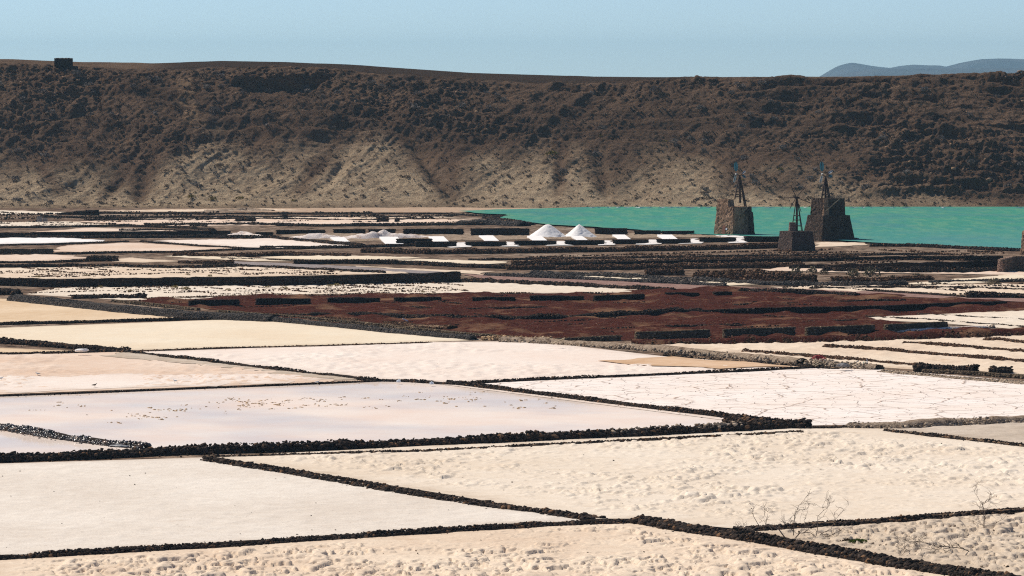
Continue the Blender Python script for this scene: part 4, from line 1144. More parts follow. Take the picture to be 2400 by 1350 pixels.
def block(name, T, a0, a1, b0, b1, z0, z1, bat, mat, parent, base, seed=1, batL=None):
    """battered masonry block in the tower frame, faces gridded and a little uneven"""
    batL = bat if batL is None else batL
    def pt(s, t, k):
        z = z0 + (z1 - z0) * k; d = (z1 - z0) * k
        A0, A1, B0, B1 = a0 + batL * d, a1 - bat * d, b0 + bat * d, b1 - bat * d
        return T(A0 + (A1 - A0) * s, B0 + (B1 - B0) * t, z)
    V = []; F = []
    def face(fn, n, m):
        o = len(V)
        for i in range(n + 1):
            for j in range(m + 1): V.append(fn(i / n, j / m))
        for i in range(n):
            for j in range(m): a = o + i * (m + 1) + j; F.append((a, a + m + 1, a + m + 2, a + 1))
    nu = max(2, int((a1 - a0) / .5)); nv = max(2, int((b1 - b0) / .5)); nk = max(2, int((z1 - z0) / .5))
    face(lambda s, k: pt(s, 1, k), nu, nk); face(lambda s, k: pt(1 - s, 0, k), nu, nk)
    face(lambda s, k: pt(0, s, k), nv, nk); face(lambda s, k: pt(1, 1 - s, k), nv, nk)
    face(lambda s, t: pt(s, 1 - t, 1), nu, nv)
    me = bpy.data.meshes.new(name); me.from_pydata([tuple(v - base) for v in V], [], F); me.materials.append(mat)
    bm = bmesh.new(); bm.from_mesh(me)
    bmesh.ops.remove_doubles(bm, verts=bm.verts[:], dist=0.001)
    bmesh.ops.recalc_face_normals(bm, faces=bm.faces[:])
    r = random.Random(seed)
    for v in bm.verts: v.co += Vector((r.gauss(0, .035), r.gauss(0, .035), r.gauss(0, .03)))
    bm.to_mesh(me); bm.free()
    return ob(name, me, parent=parent)

def rel(root, pts): return [Vector(p) - root.location for p in pts]

def mast(root, base_pts, apex, zs, mat, parent_name='mast', r=0.15, pole=True):
    """lattice mast: four legs meeting under the head, bracing rings at heights zs"""
    m = MB(); ap = np.array(apex)
    c = np.mean(base_pts, 0)
    if pole: m.tube([c - root.location, ap - root.location], 0.22, 6)
    o = m.build(parent_name, mat, parent=root) if pole else None
    for b in base_pts:
        g = MB(); top = ap + (np.array(b) - c) * 0.10
        g.tube([np.array(b) - np.array(root.location), top - np.array(root.location)], r, 5)
        g.build('mast_leg', mat, parent=o)
    for z in zs:
        ring = []
        for b in base_pts:
            b = np.array(b); top = ap + (b - c) * 0.10
            k = (z - b[2]) / (top[2] - b[2]); ring.append(b + (top - b) * k)
        g = MB()
        for i in range(len(ring)):
            g.tube([ring[i] - np.array(root.location), ring[(i + 1) % len(ring)] - np.array(root.location)], 0.085, 5)
        g.build('brace', mat, parent=o)

def paddle(root, hub, tip, width, mat, name='blade', slats=1, turn=0.35, holder=None):
    """one sail blade: a curved sheet of slats on an arm from the hub"""
    hub = np.array(hub); tip = np.array(tip); loc = np.array(root.location)
    d = tip - hub; L = np.linalg.norm(d); d /= L
    side = np.cross(d, np.array([0, 1.0, 0])); side /= np.linalg.norm(side)
    nrm = np.cross(side, d)
    side = side * math.cos(turn) + nrm * math.sin(turn); nrm = np.cross(side, d)
    arm = MB(); arm.tube([hub - loc, tip - loc], 0.045, 5)
    holder = holder or root
    arm.build('blade_arm', M['rust_steel'], parent=holder)
    for k in range(slats):
        t0 = 0.2 + 0.8 * k / slats; t1 = 0.2 + 0.8 * (k + (0.82 if slats > 1 else 1)) / slats
        n = 8; V = []; F = []
        for i in range(n + 1):
            t = t0 + (t1 - t0) * i / n
            if slats == 1: w = width * math.sqrt(max(0.02, 1 - (2 * i / n - 1) ** 2)) * (0.85 + .15 * i / n)
            else: w = width * (1 - 0.15 * abs(2 * i / n - 1)) * (1 - 0.25 * abs(k - (slats - 1) / 2) / slats)
            for s in (-1, 0, 1):
                for e in (-0.012, 0.012):
                    V.append(hub + d * L * t + side * w * s * .5 + nrm * (0.08 * (1 - s * s) + e) - loc)
        for i in range(n):
            for s in range(2):
                a = i * 6 + s * 2; b = a + 6
                F += [(a, b, b + 2, a + 2), (a + 1, a + 3, b + 3, b + 1)]
            F += [(i * 6, i * 6 + 1, i * 6 + 7, i * 6 + 6), (i * 6 + 4, i * 6 + 10, i * 6 + 11, i * 6 + 5)]
        F += [(0, 2, 3, 1), (2, 4, 5, 3), (n * 6, n * 6 + 1, n * 6 + 3, n * 6 + 2), (n * 6 + 2, n * 6 + 3, n * 6 + 5, n * 6 + 4)]
        me = bpy.data.meshes.new(name); me.from_pydata([tuple(v) for v in V], [], F); me.materials.append(mat); me.update()
        ob(name, me, parent=holder)

def rail(root, corners, h, posts=6):
    loc = np.array(root.location)
    m = MB()
    for a, b in zip(corners[:-1], corners[1:]):
        a = np.array(a) - loc; b = np.array(b) - loc
        for k in (0.5, 1.0): m.tube([a + np.array([0, 0, h * k]), b + np.array([0, 0, h * k])], 0.022, 4)
        for i in range(posts + 1):
            p = a + (b - a) * i / posts; m.tube([p, p + np.array([0, 0, h])], 0.022, 4)
    m.build('railing', M['rust_steel'], parent=root)

def head(root, apex, hubp, tailp, blades):
    loc = np.array(root.location); apex = np.array(apex); hubp = np.array(hubp); tailp = np.array(tailp)
    m = MB()
    m.tube([apex - loc - np.array([0, 0, .5]), apex - loc + np.array([0, 0, .35])], [0.26, 0.16], 8)
    m.tube([hubp - loc, apex + np.array([0, 0, .2]) - loc, tailp - loc], [0.13, 0.09, 0.05], 6)
    m.build('gearbox', M['rust_steel'], parent=root)
    h = MB(); dirv = (hubp - apex); dirv /= np.linalg.norm(dirv)
    h.tube([hubp - loc - dirv * .15, hubp - loc + dirv * .15], 0.22, 8); ho = h.build('hub', M['grey_steel'], parent=root)
    for tip, w, mt, sl, tu in blades: paddle(root, hubp, tip, w, M[mt], 'blade', sl, tu, ho)

# tower with the door
c1 = P(1722, 553); pm1 = ppm(553)
S1 = lambda px: px / pm1
YAW1 = math.atan2(0.62, 0.78)
yc = c1[1] + 3.0
T1 = yawed((c1[0], yc), YAW1)
t1 = empty('windmill_tower', (c1[0], yc, 0), label='brown stone windmill tower with a red brown door', cat='windmill')
b1 = np.array(t1.location)
h1 = 6.5
block('tower_body', T1, -3.3, 3.2, -3.2, 3.3, -0.1, h1, 0.075, M['tower_light'], t1, b1, 3)
block('upper_block', T1, -2.78, -0.9, -2.68, 1.1, h1 - 0.05, 8.15, 0.06, M['tower_light'], t1, b1, 4)
block('buttress', T1, -3.1, 0.2, 2.7, 3.55, -0.1, h1 - 0.03, 0.06, M['tower_light'], t1, b1, 5)
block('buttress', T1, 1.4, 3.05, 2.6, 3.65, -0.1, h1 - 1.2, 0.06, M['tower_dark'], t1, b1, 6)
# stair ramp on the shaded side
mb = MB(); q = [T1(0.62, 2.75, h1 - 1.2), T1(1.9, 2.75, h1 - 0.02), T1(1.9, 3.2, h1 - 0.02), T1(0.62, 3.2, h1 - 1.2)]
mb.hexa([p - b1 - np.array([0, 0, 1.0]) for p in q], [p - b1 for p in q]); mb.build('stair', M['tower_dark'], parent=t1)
# door and sign on the lit face (normal -u side)
def on_left(T, b, z, a): return T(a, b, z)
dz0 = 0.0
for nm, bb, z0, z1, wd, mt in (('door', 0.2, 0.0, 2.2, 0.95, 'door'), ('sign', 1.05, 1.35, 1.75, 0.42, 'sign')):
    mb = MB(); lo = -3.3 + 0.075 * z0 - 0.06; hi = -3.3 + 0.075 * z1 - 0.06
    mb.hexa([T1(lo, bb - wd / 2, z0) - b1, T1(lo, bb + wd / 2, z0) - b1, T1(lo + .2, bb + wd / 2, z0) - b1, T1(lo + .2, bb - wd / 2, z0) - b1],
            [T1(hi, bb - wd / 2, z1) - b1, T1(hi, bb + wd / 2, z1) - b1, T1(hi + .2, bb + wd / 2, z1) - b1, T1(hi + .2, bb - wd / 2, z1) - b1])
    mb.build(nm, M[mt], parent=t1)
zt = 8.15
def at1(px, py): return PY(px, py, yc)
ap = at1(1733.5, 414)
feet = [T1(-0.9, -0.2, zt), T1(-0.9, 1.3, zt), T1(0.0, 0.0, zt)]
fx = lambda px, dy, z: np.array([at1(px, 470)[0], yc + dy, z])
feet = [fx(1721.5, -1.2, 8.1), fx(1722.5, 1.0, 8.1), fx(1746, 1.0, 6.45), fx(1748.5, -1.2, 6.45)]
mast(t1, feet, ap, (ap[2] - 3.3, ap[2] - 4.0, ap[2] - 4.4), M['rust_steel'])
head(t1, ap, at1(1725, 408) + np.array([0, -.5, 0]), at1(1743, 409), [
    (at1(1724.2, 379) + np.array([0, -.6, 0]), 0.95, 'teal_blade', 1, 0.2),
    (at1(1719.5, 427) + np.array([0, -.6, 0]), 0.8, 'white_blade', 5, 0.8)])
paddle(t1, at1(1737, 409), at1(1748, 400), 0.5, M['white_blade'], 'tail_vane', 1, 0.6)
paddle(t1, at1(1737, 409), at1(1748, 416), 0.6, M['teal_blade'], 'tail_vane', 1, 0.6)
rail(t1, [T1(-2.6, -2.4, zt), T1(-2.6, 0.95, zt), T1(-1.1, 0.95, zt)], 0.95)

# double tower
c3 = P(1940, 565); pm3 = ppm(565)
y3 = c3[1] + 4.2
T3 = yawed((c3[0], y3), math.atan2(0.50, 0.866))
t3 = empty('windmill_tower', (c3[0], y3, 0), label='dark stepped stone windmill tower standing in the lagoon', cat='windmill')
b3 = np.array(t3.location)
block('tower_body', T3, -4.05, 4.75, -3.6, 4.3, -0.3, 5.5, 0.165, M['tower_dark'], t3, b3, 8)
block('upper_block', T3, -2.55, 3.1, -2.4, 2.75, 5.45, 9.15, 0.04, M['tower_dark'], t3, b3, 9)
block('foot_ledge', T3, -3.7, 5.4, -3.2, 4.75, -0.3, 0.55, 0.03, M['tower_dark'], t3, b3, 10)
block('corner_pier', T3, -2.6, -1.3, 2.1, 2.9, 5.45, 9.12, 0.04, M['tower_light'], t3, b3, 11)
mb = MB(); q = 2.75 + 0.05
mb.hexa([T3(-1.35, q - .3, 5.5) - b3, T3(-0.35, q - .3, 5.5) - b3, T3(-0.35, q, 5.5) - b3, T3(-1.35, q, 5.5) - b3],
        [T3(-1.35, q - .45, 7.2) - b3, T3(-0.35, q - .45, 7.2) - b3, T3(-0.35, q - .08, 7.2) - b3, T3(-1.35, q - .08, 7.2) - b3])
mb.build('doorway', M['hole'], parent=t3)
for a, z in ((1.4, 2.9),):
    mb = MB(); q = 4.3 - 0.165 * (z + .3) + 0.03
    mb.hexa([T3(a - .25, q - .3, z) - b3, T3(a + .25, q - .3, z) - b3, T3(a + .25, q, z) - b3, T3(a - .25, q, z) - b3],
            [T3(a - .25, q - .3, z + .35) - b3, T3(a + .25, q - .3, z + .35) - b3, T3(a + .25, q, z + .35) - b3, T3(a - .25, q, z + .35) - b3])
    mb.build('opening', M['hole'], parent=t3)
mb = MB(); z = 2.9; q = -4.05 + 0.165 * (z + .3) - 0.03
mb.hexa([T3(q, .3, z) - b3, T3(q, .8, z) - b3, T3(q + .3, .8, z) - b3, T3(q + .3, .3, z) - b3], [T3(q + .05, .3, z + .4) - b3, T3(q + .05, .8, z + .4) - b3, T3(q + .3, .8, z + .4) - b3, T3(q + .3, .3, z + .4) - b3])
mb.build('opening', M['hole'], parent=t3)
mb = MB(); mb.tube([PY(1935, 495, y3 - 4.2) - b3, PY(1968, 466, y3 - 4.0) - b3], 0.09, 5); mb.build('ladder_pole', M['wood'], parent=t3)
def at3(px, py): return PY(px, py, y3)
ap = at3(1935, 417); fx3 = lambda px, dy: np.array([at3(px, 467)[0], y3 + dy, 9.1])
mast(t3, [fx3(1924.5, -.9), fx3(1927, 1.1), fx3(1943, 1.1), fx3(1945, -.9)], ap, (ap[2] - 1.3, ap[2] - 3.6), M['rust_steel'])
head(t3, ap, at3(1927, 408) + np.array([0, -.5, 0]), at3(1944, 408), [
    (at3(1924.8, 378) + np.array([0, -.6, 0]), 1.0, 'teal_blade', 1, 0.2),
    (at3(1922, 428) + np.array([0, -.6, 0]), 0.85, 'white_blade', 5, 0.8)])
paddle(t3, at3(1938, 409), at3(1952, 399), 0.55, M['white_blade'], 'tail_vane', 1, 0.6)
paddle(t3, at3(1938, 409), at3(1951, 414), 0.6, M['teal_blade'], 'tail_vane', 1, 0.5)
rail(t3, [T3(-2.3, -2.0, 9.15), T3(-2.3, 2.4, 9.15), T3(0.1, 2.4, 9.15)], 1.1)
rail(t3, [T3(1.0, 2.4, 9.15), T3(2.2, 2.4, 9.15)], 1.3, 2)

# small windmill with bare arms
c2 = P(1868, 588); pm2 = ppm(588)
y2 = c2[1] + 3.0
T2 = yawed((c2[0], y2), math.atan2(0.50, 0.866))
t2 = empty('windmill', (c2[0], y2, 0), label='small windmill with bare arms on a plain dark stone plinth', cat='windmill')
b2 = np.array(t2.location)
block('plinth', T2, -3.0, 2.9, -2.6, 2.9, -0.1, 3.95, 0.11, M['tower_small'], t2, b2, 12, batL=0.11)
mb = MB()
dc = PY(1857, 545, y2 - 0.3) - b2; dc[2] = 3.9
mb.tube([dc, dc + np.array([0, 0, .9]), dc + np.array([0, 0, 1.85])], [0.82, 0.74, 0.66], 14)
mb.build('drum', M['pink_stone'], parent=t2)
def at2(px, py): return PY(px, py, y2)
ap = at2(1867.5, 466)
fx2 = lambda px, dy: np.array([at2(px, 545)[0], y2 + dy, 3.9])
mast(t2, [fx2(1855, .1), fx2(1857, 1.7), fx2(1880, 1.7), fx2(1881, -.3)], ap, (5.0, 6.2, 7.1), M['rust_steel'], r=0.085)
m = MB(); hp = ap + np.array([-.15, -.35, .3])
m.tube([ap - b2 - np.array([0, 0, 2.2]), ap - b2 + np.array([0, 0, .45])], [0.17, 0.2], 8)
m.tube([ap - b2 + np.array([-.55, -.35, .3]), ap - b2 + np.array([.55, .1, .32])], 0.16, 7)
m.build('gearbox', M['rust_steel'], parent=t2)
for px, py in ((1853, 433), (1889, 435), (1839, 464), (1898, 475), (1851, 489), (1877.5, 497)):
    m = MB(); m.tube([hp - b2, at2(px, py) + np.array([0, -.4, 0]) - b2], [0.085, 0.07], 5); m.build('arm', M['rust_steel'], parent=t2)

# tower whose edge shows at the border of the view
c4 = P(2440, 600); T4 = yawed((c4[0] + .2, c4[1] + 4), math.atan2(0.5, 0.866))
t4 = empty('stone_tower', (c4[0], c4[1] + 4, 0), label='corner of a further stone tower behind the lit ruin wall', cat='tower')
block('tower_body', T4, -2.9, 3, -2.5, 3, -0.1, 4.9, 0.05, M['tower_light'], t4, np.array(t4.location), 20)

# thin pole near the plinth
mb = MB(); p = P(1827, 556); mb.tube([(0, 0, 0), (0.05, 0, 1.4)], 0.05, 5); o = mb.build('pole', M['rust_steel'], label='thin rusty pole beside the small windmill plinth', cat='pole'); o.location = p

# ------------------------------------------------------------------ hillside
YF = 1152.0
RUN = 78.0
rx = np.array([-400, 0, 130, 330, 500, 640, 850, 1100, 1400, 1700, 1920, 2150, 2300, 2400, 2900])
ry = np.array([132, 138, 143, 147, 141, 143, 153, 170, 179, 182, 181, 180, 176, 172, 160])
def ztop(px): return CAM_H - (np.interp(px, rx, ry) - 175) / FOC * (YF + RUN)
xd = np.concatenate([np.linspace(-420, -166, 60)[:-1], np.linspace(-166, 166, 900), np.linspace(166, 420, 60)[1:]])
td = np.concatenate([np.linspace(-0.12, 1.0, 300), 1 + np.geomspace(0.004, 1, 40) * 0.45, [1.9, 3, 6, 12, 25, 50, 95]])
X, Tt = np.meshgrid(xd, td, indexing='ij')
PXX = 1200 + FOC * X / (YF + Tt.clip(0, 1) * RUN)
zt_ = ztop(PXX)
left = smooth(1100, 300, PXX)
# profile: talus, broken middle, steep upper band
prof_r = np.interp(Tt, [-0.12, 0.0, 0.10, 0.45, 0.85, 0.97, 1.0], [-0.03, 0.0, 0.055, 0.40, 0.86, 0.985, 1.0])
prof_l = np.interp(Tt, [-0.12, 0.0, 0.12, 0.28, 0.50, 0.80, 0.95, 1.0], [-0.02, 0.0, 0.035, 0.14, 0.42, 0.84, 0.975, 1.0])
prof = prof_r * (1 - left) + prof_l * left
Z = zt_ * prof
Yb = YF + Tt * RUN + 6 * (fbm(X * 0.012, X * 0 + 4, 3, 3) - 0.5) * 2 * smooth(0, .3, Tt)
beyond = np.clip(Tt - 1, 0, None) * RUN
setback = smooth(1650, 1250, PXX)
Z = Z - beyond * 0.0011 - 1.7 * setback * smooth(0.6, 0.97, Tt) * smooth(1.5, 1.02, Tt)
PYY = proj(X, Yb, Z)[1]
mid = smooth(0.0, 0.18, Tt) * smooth(1.02, 0.93, Tt)
up = smooth(0.32, 0.6, Tt + 0.12 * (fbm(X * .03, Tt * 3, 3, 8) - .5))
rightdark = smooth(1750, 2150, PXX)
rough = smooth(0.36, 0.60, fbm(X * .022 + .01 * Tt * RUN, Tt * RUN * .035, 4, 81)) * 0.85 + 0.15
up = np.maximum(up, rightdark * smooth(0.02, 0.15, Tt))
SL = Tt * RUN
WX = X + 6 * (fbm(X * .05, SL * .05, 3, 55) - .5)
# broad spurs and gullies running down the slope
spur = ridged(WX * 0.030 + 0.012 * SL, SL * 0.006, 3, 21) - 0.55
gul = ridged(WX * 0.07 - 0.045 * SL, SL * 0.02, 4, 27) - 0.55
rocky = ridged(X * 0.11, SL * 0.16, 5, 33) - 0.55
clod = fbm(X * 0.45, SL * 0.45, 4, 35) - 0.5
fine = fbm(X * 1.1, SL * 1.3, 3, 37) - 0.5
strat = ridged(X * 0.05 + SL * .02, SL * 0.30, 4, 39) - 0.55
disp = mid * (3.0 * spur + 2.6 * gul + up * (1.15 * rough * rocky + 0.85 * rough * clod + 1.0 * (0.4 + rough) * fine + 1.6 * strat * (0.2 + rightdark)) + (1 - up) * (0.4 * clod + 0.45 * fine))
# rock ledges
lph = SL * 0.145 + 0.012 * X + 1.5 * fbm(X * 0.02, SL * 0.03, 3, 61) * 2
saw = (lph % 1.0); ledge = smooth(0, 0.75, saw) - smooth(0.80, 1.0, saw)
lmask = up * smooth(0.42, 0.60, fbm(X * 0.022, SL * 0.05, 3, 66) + 0.22 * rightdark + 0.15 * smooth(.8, .95, Tt))
disp += mid * lmask * (1.25 + 1.2 * rightdark) * (ledge - 0.5)
# the scooped hollow below the rim
def tri(px, py, pts, soft):
    d = np.full(px.shape, 1e9); n = len(pts)
    for i in range(n):
        x1, y1 = pts[i]; x2, y2 = pts[(i + 1) % n]
        L = math.hypot(x2 - x1, y2 - y1)
        d = np.minimum(d, ((x2 - x1) * (py - y1) - (y2 - y1) * (px - x1)) / L)
    return smooth(0, soft, d)
hollow = tri(PXX, PYY, [(505, 183), (800, 181), (655, 268)], 14)
disp -= 3.2 * hollow * mid
# eroded runnels in the pale talus
for gx, gy0, gy1, lean, wd_, dp in [(1060, 300, 470, -0.75, 16, 2.2), (330, 330, 470, 0.25, 20, 2.0), (1305, 340, 470, 0.1, 12, 1.6), (1425, 330, 480, -0.25, 16, 2.0), (240, 360, 480, 0.9, 14, 1.2), (760, 300, 440, 0.5, 14, 1.2), (1700, 320, 470, 0.5, 18, 1.2)]:
    cx = gx + (470 - PYY) * lean + 14 * (fbm(PYY * .03, PYY * 0 + gx, 3, 7) - .5)
    disp -= mid * 0.6 * dp * np.exp(-((PXX - cx) / wd_) ** 2) * smooth(gy0, gy0 + 60, PYY) * smooth(gy1 + 20, gy1 - 20, PYY)
nY, nZ = -0.45, 0.89
fade = smooth(1.06, 0.99, Tt)
Yb2 = Yb + disp * nY * fade; Z2 = Z + disp * nZ * fade
Z2 += smooth(1.0, 1.05, Tt) * smooth(1.9, 1.3, Tt) * 0.5 * (fbm(X * .06, SL * .06, 3, 91) - .5)
PXF, PYF = proj(X, Yb2, Z2)
# colour of the ground: pale talus fans below, dark rock above
sx = np.array([-400, 0, 120, 220, 300, 340, 390, 480, 560, 640, 760, 860, 900, 1000, 1060, 1100, 1160, 1230, 1290, 1310, 1340, 1400, 1440, 1500, 1560, 1640, 1700, 1780, 1900, 2000, 2100, 2250, 2300, 2900])
sy = np.array([398, 402, 408, 415, 436, 444, 400, 352, 365, 388, 372, 350, 352, 405, 446, 405, 380, 374, 366, 398, 376, 400, 430, 400, 385, 396, 412, 425, 440, 450, 460, 476, 490, 500])
edge = 404 + 1.15 * (np.interp(PXF, sx, sy) - 402) + 50 * (fbm(X * .08, SL * .08, 4, 71) - .5) * 2
sand = smooth(-60, 60, PYF - edge) * (0.5 + 0.75 * fbm(X * .10, SL * .12, 4, 73)) * (1 - 0.75 * smooth(.12, .45, np.clip(-disp + 0.4 * clod, 0, 2) * .3))
sand = np.clip(sand * 1.15, 0, 1)
# strips of dark stony soil in the runnels between the pale fans
for gx, lean, wd_ in [(1060, -0.8, 26), (330, 0.25, 34), (1305, 0.1, 16), (1425, -0.3, 30), (235, 0.9, 24), (690, 0.7, 30), (1700, 0.5, 34), (150, -0.6, 22)]:
    cx = gx + (470 - PYF) * lean + 22 * (fbm(PYF * .03, PYF * 0 + gx, 3, 7) - .5)
    sand *= 1 - 0.8 * np.exp(-((PXF - cx) / wd_) ** 2) * smooth(475, 440, PYF) * (0.5 + fbm(X * .3, SL * .3, 3, 15))
flat_dark = smooth(0.10, 0.02, Tt) * smooth(1500, 900, PXF)
sand = np.clip(sand, 0, 1) * (1 - 0.55 * flat_dark)
sand = np.where(Tt > 0.985, 0.05 + 0.2 * smooth(1500, 2200, PXF), sand)
slope = np.gradient(Z2, axis=1) / np.maximum(np.abs(np.gradient(Yb2, axis=1)), .02)
rock = np.clip(smooth(0.85, 1.8, slope) * up * mid + 0.15 * hollow, 0, 1)
rock = np.maximum(rock, smooth(0.97, 0.99, Tt) * smooth(330, 480, PXF) * smooth(1700, 1350, PXF) * 0.95)
path = np.zeros_like(X)
def pathline(pts, wpx, k):
    global path
    for (x1, y1), (x2, y2) in zip(pts[:-1], pts[1:]):
        dx, dy = x2 - x1, y2 - y1
        t = np.clip(((PXF - x1) * dx + (PYF - y1) * dy) / (dx * dx + dy * dy), 0, 1)
        d = np.hypot(PXF - x1 - t * dx, PYF - y1 - t * dy)
        path = np.maximum(path, k * smooth(wpx, wpx * .4, d))
pathline([(480, 440), (560, 396), (640, 374), (730, 355), (820, 342), (930, 328)], 2.6, 0.6)
pathline([(640, 280), (720, 255), (850, 232), (1000, 212), (1100, 200), (1160, 185)], 3.0, 0.35)
pathline([(930, 328), (1000, 380), (1075, 440)], 3.0, 0.3)
pathline([(2060, 215), (2130, 195), (2200, 185)], 3.0, 0.45)
pale = 0.7 * tri(PXF, PYF, [(405, 175), (455, 175), (475, 295), (425, 295)], 10) * smooth(.50, .64, fbm(X * .5, SL * 1.6, 3, 12)) + \
       0.8 * smooth(0.0, 0.03, Tt - 1.0) * smooth(1.6, 1.1, Tt) * 0.5 * smooth(1500, 2000, PXF)
idx = np.arange(X.size).reshape(X.shape)
Fq = np.stack([idx[:-1, :-1], idx[1:, :-1], idx[1:, 1:], idx[:-1, 1:]], -1).reshape(-1, 4)
V = np.stack([X.ravel(), Yb2.ravel(), Z2.ravel()], 1)
# widen the far plateau so that it reaches the horizon on both sides
far = np.clip(Tt - 2, 0, None).ravel(); V[:, 0] *= 1 + far * 0.08
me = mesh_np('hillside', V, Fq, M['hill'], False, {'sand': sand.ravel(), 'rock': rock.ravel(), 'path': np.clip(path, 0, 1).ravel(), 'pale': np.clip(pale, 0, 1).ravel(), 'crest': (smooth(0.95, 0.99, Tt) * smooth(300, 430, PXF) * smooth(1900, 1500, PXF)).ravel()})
ob('hillside', me, kind='structure', label='dark volcanic hillside with pale sandy talus above the lagoon')

HX, HT = xd, td
def hill_pt(px, py):
    """nearest hillside vertex to a place in the survey photograph"""
    d = (PXF[60:-60, :300] - px) ** 2 + (PYF[60:-60, :300] - py) ** 2
    i, j = np.unravel_index(np.argmin(d), d.shape)
    return np.array([X[i + 60, j], Yb2[i + 60, j], Z2[i + 60, j]])

# boulders and clods lying all over the slope
sel = np.argwhere((Tt > 0.02) & (Tt < 0.93) & (np.abs(X) < 166))
it = []
for k in RNG.choice(len(sel), 10500, replace=False):
    i, j = sel[k]; u_ = up[i, j]
    s = RNG.exponential(0.16) * (0.4 + 1.3 * u_ * rough[i, j]) + 0.14
    if s > 2.4: s = 2.4
    it.append((X[i, j] + RNG.normal() * .2, Yb2[i, j] - 0.1, Z2[i, j] + s * .08, s, 0.85))
v, f, a = join_rocks(it)
M['boulder'] = lava('slope_boulder', (0.08, 0.055, 0.040), (0.17, 0.107, 0.07), (0.36, 0.235, 0.145))
ob('slope_boulders', mesh_np('slope_boulders', v, f, M['boulder'], False, {'rnd': a}), label='boulders and clods strewn over the hillside', cat='boulders', kind='stuff')

# ------------------------------------------------------------------ shrubs
def tuft_np(seed, n, rx_, rz_, leaf_s):
    r = np.random.default_rng(seed)
    V = []; F = []
    for k in range(n):
        d = r.normal(size=3); d /= np.linalg.norm(d); d[2] = abs(d[2])
        rad = r.uniform(.35, 1.0) ** 0.5
        c = np.array([d[0] * rx_ * rad, d[1] * rx_ * rad, d[2] * rz_ * rad + .03])
        lump = 1 + 0.25 * math.sin(3 * math.atan2(d[1], d[0]) + seed)
        c[:2] *= lump
        a = r.normal(size=3); a /= np.linalg.norm(a); b = np.cross(a, r.normal(size=3)); b /= np.linalg.norm(b) + 1e-9
        s = leaf_s * r.uniform(.6, 1.4)
        o = len(V)
        V += [c - a * s, c + b * s * .5, c + a * s, c - b * s * .5]; F.append((o, o + 1, o + 2, o + 3))
    return np.array(V), np.array(F)
SHR = {}
def shrub_me(kind, i, mat):
    if (kind, i, mat) not in SHR:
        n, rx_, rz_, ls = {'dome': (150, 0.5, 0.5, 0.085), 'low': (130, 0.55, 0.32, 0.08)}[kind]
        v, f = tuft_np(500 + i * 7, n, rx_, rz_, ls)
        SHR[(kind, i, mat)] = mesh_np('foliage', v, f, M[mat])
    return SHR[(kind, i, mat)]
STEM = {}
def stem_me(i):
    if i not in STEM:
        m = MB(); r = random.Random(i)
        for k in range(6):
            a = r.uniform(0, 6.28); m.tube([(0, 0, -.05), (math.cos(a) * .2, math.sin(a) * .2, .2), (math.cos(a) * .36, math.sin(a) * .36, .36)], [.025, .018, .01], 4, False)
        me = bpy.data.meshes.new('stems'); me.from_pydata(m.v, [], m.f); me.materials.append(M['dead_wood_dark']); STEM[i] = me
    return STEM[i]
def shrub(name, label, p, w, mat, kind='dome', group=None, sq=1.0):
    r = empty(name, p, label=label, cat='shrub', group=group)
    i = random.randrange(5)
    o = bpy.data.objects.new('foliage', shrub_me(kind, i, mat)); o.scale = (w, w * .8, w * sq); o.rotation_euler = (0, 0, random.uniform(0, 6.28)); link(o, parent=r)
    o = bpy.data.objects.new('stems', stem_me(i)); o.scale = (w, w, w * sq); link(o, parent=r)
    return r
# individual shrubs on the slope
cnt = 0
cand = np.argwhere((Tt > 0.05) & (Tt < 0.90) & (np.abs(X) < 160))
RNG.shuffle(cand)
for i, j in cand:
    if cnt >= 230: break
    px, py = PXF[i, j], PYF[i, j]
    if not (-20 < px < 2420): continue
    dens = 0.35 + 0.65 * smooth(0.45, 0.6, np.array([fbm(np.array([px * .008]), np.array([py * .015]), 3, 5)[0]]))[0]
    if RNG.random() > dens: continue
    pale_z = sand[i, j] > 0.45
    w = RNG.uniform(1.3, 3.4) if not pale_z else RNG.uniform(1.0, 2.8)
    p = np.array([X[i, j], Yb2[i, j] - 0.2, Z2[i, j] - 0.1])
    grey = RNG.random() < 0.6
    tint = 'grey domed' if grey else 'brown low'
    big = 'large' if w > 2.6 else ('small' if w < 1.7 else 'middling')
    hgt = 'near the foot of' if Tt[i, j] < 0.3 else ('halfway up' if Tt[i, j] < 0.62 else 'near the rim of')
    over = 'above the lagoon' if px > 1350 else ('above the salt store' if px > 640 else 'below the stone hut')
    zone = 'pale sandy' if pale_z else 'dark rocky'
    shrub('shrub', f"{big} {tint} shrub {hgt} the {zone} slope {over}", p, w, 'shrub_grey' if grey else 'shrub_brown', 'dome' if grey else 'low',
          f"{big} {tint} shrubs {hgt} the {zone} slope {over}", 0.85)
    cnt += 1
for px, py, w in [(1294, 362, 3.4), (1828, 397, 1.8), (1742, 422, 1.3), (1408, 318, 1.4), (1560, 332, 1.6), (448, 462, 2.4), (498, 467, 2.6), (562, 465, 2.2), (688, 470, 1.6)]:
    shrub('shrub', 'yellow green shrub standing out on the brown hillside', hill_pt(px, py) - np.array([0, .3, .1]), w, 'shrub_yellow', 'low', 'yellow green shrubs on the hillside')
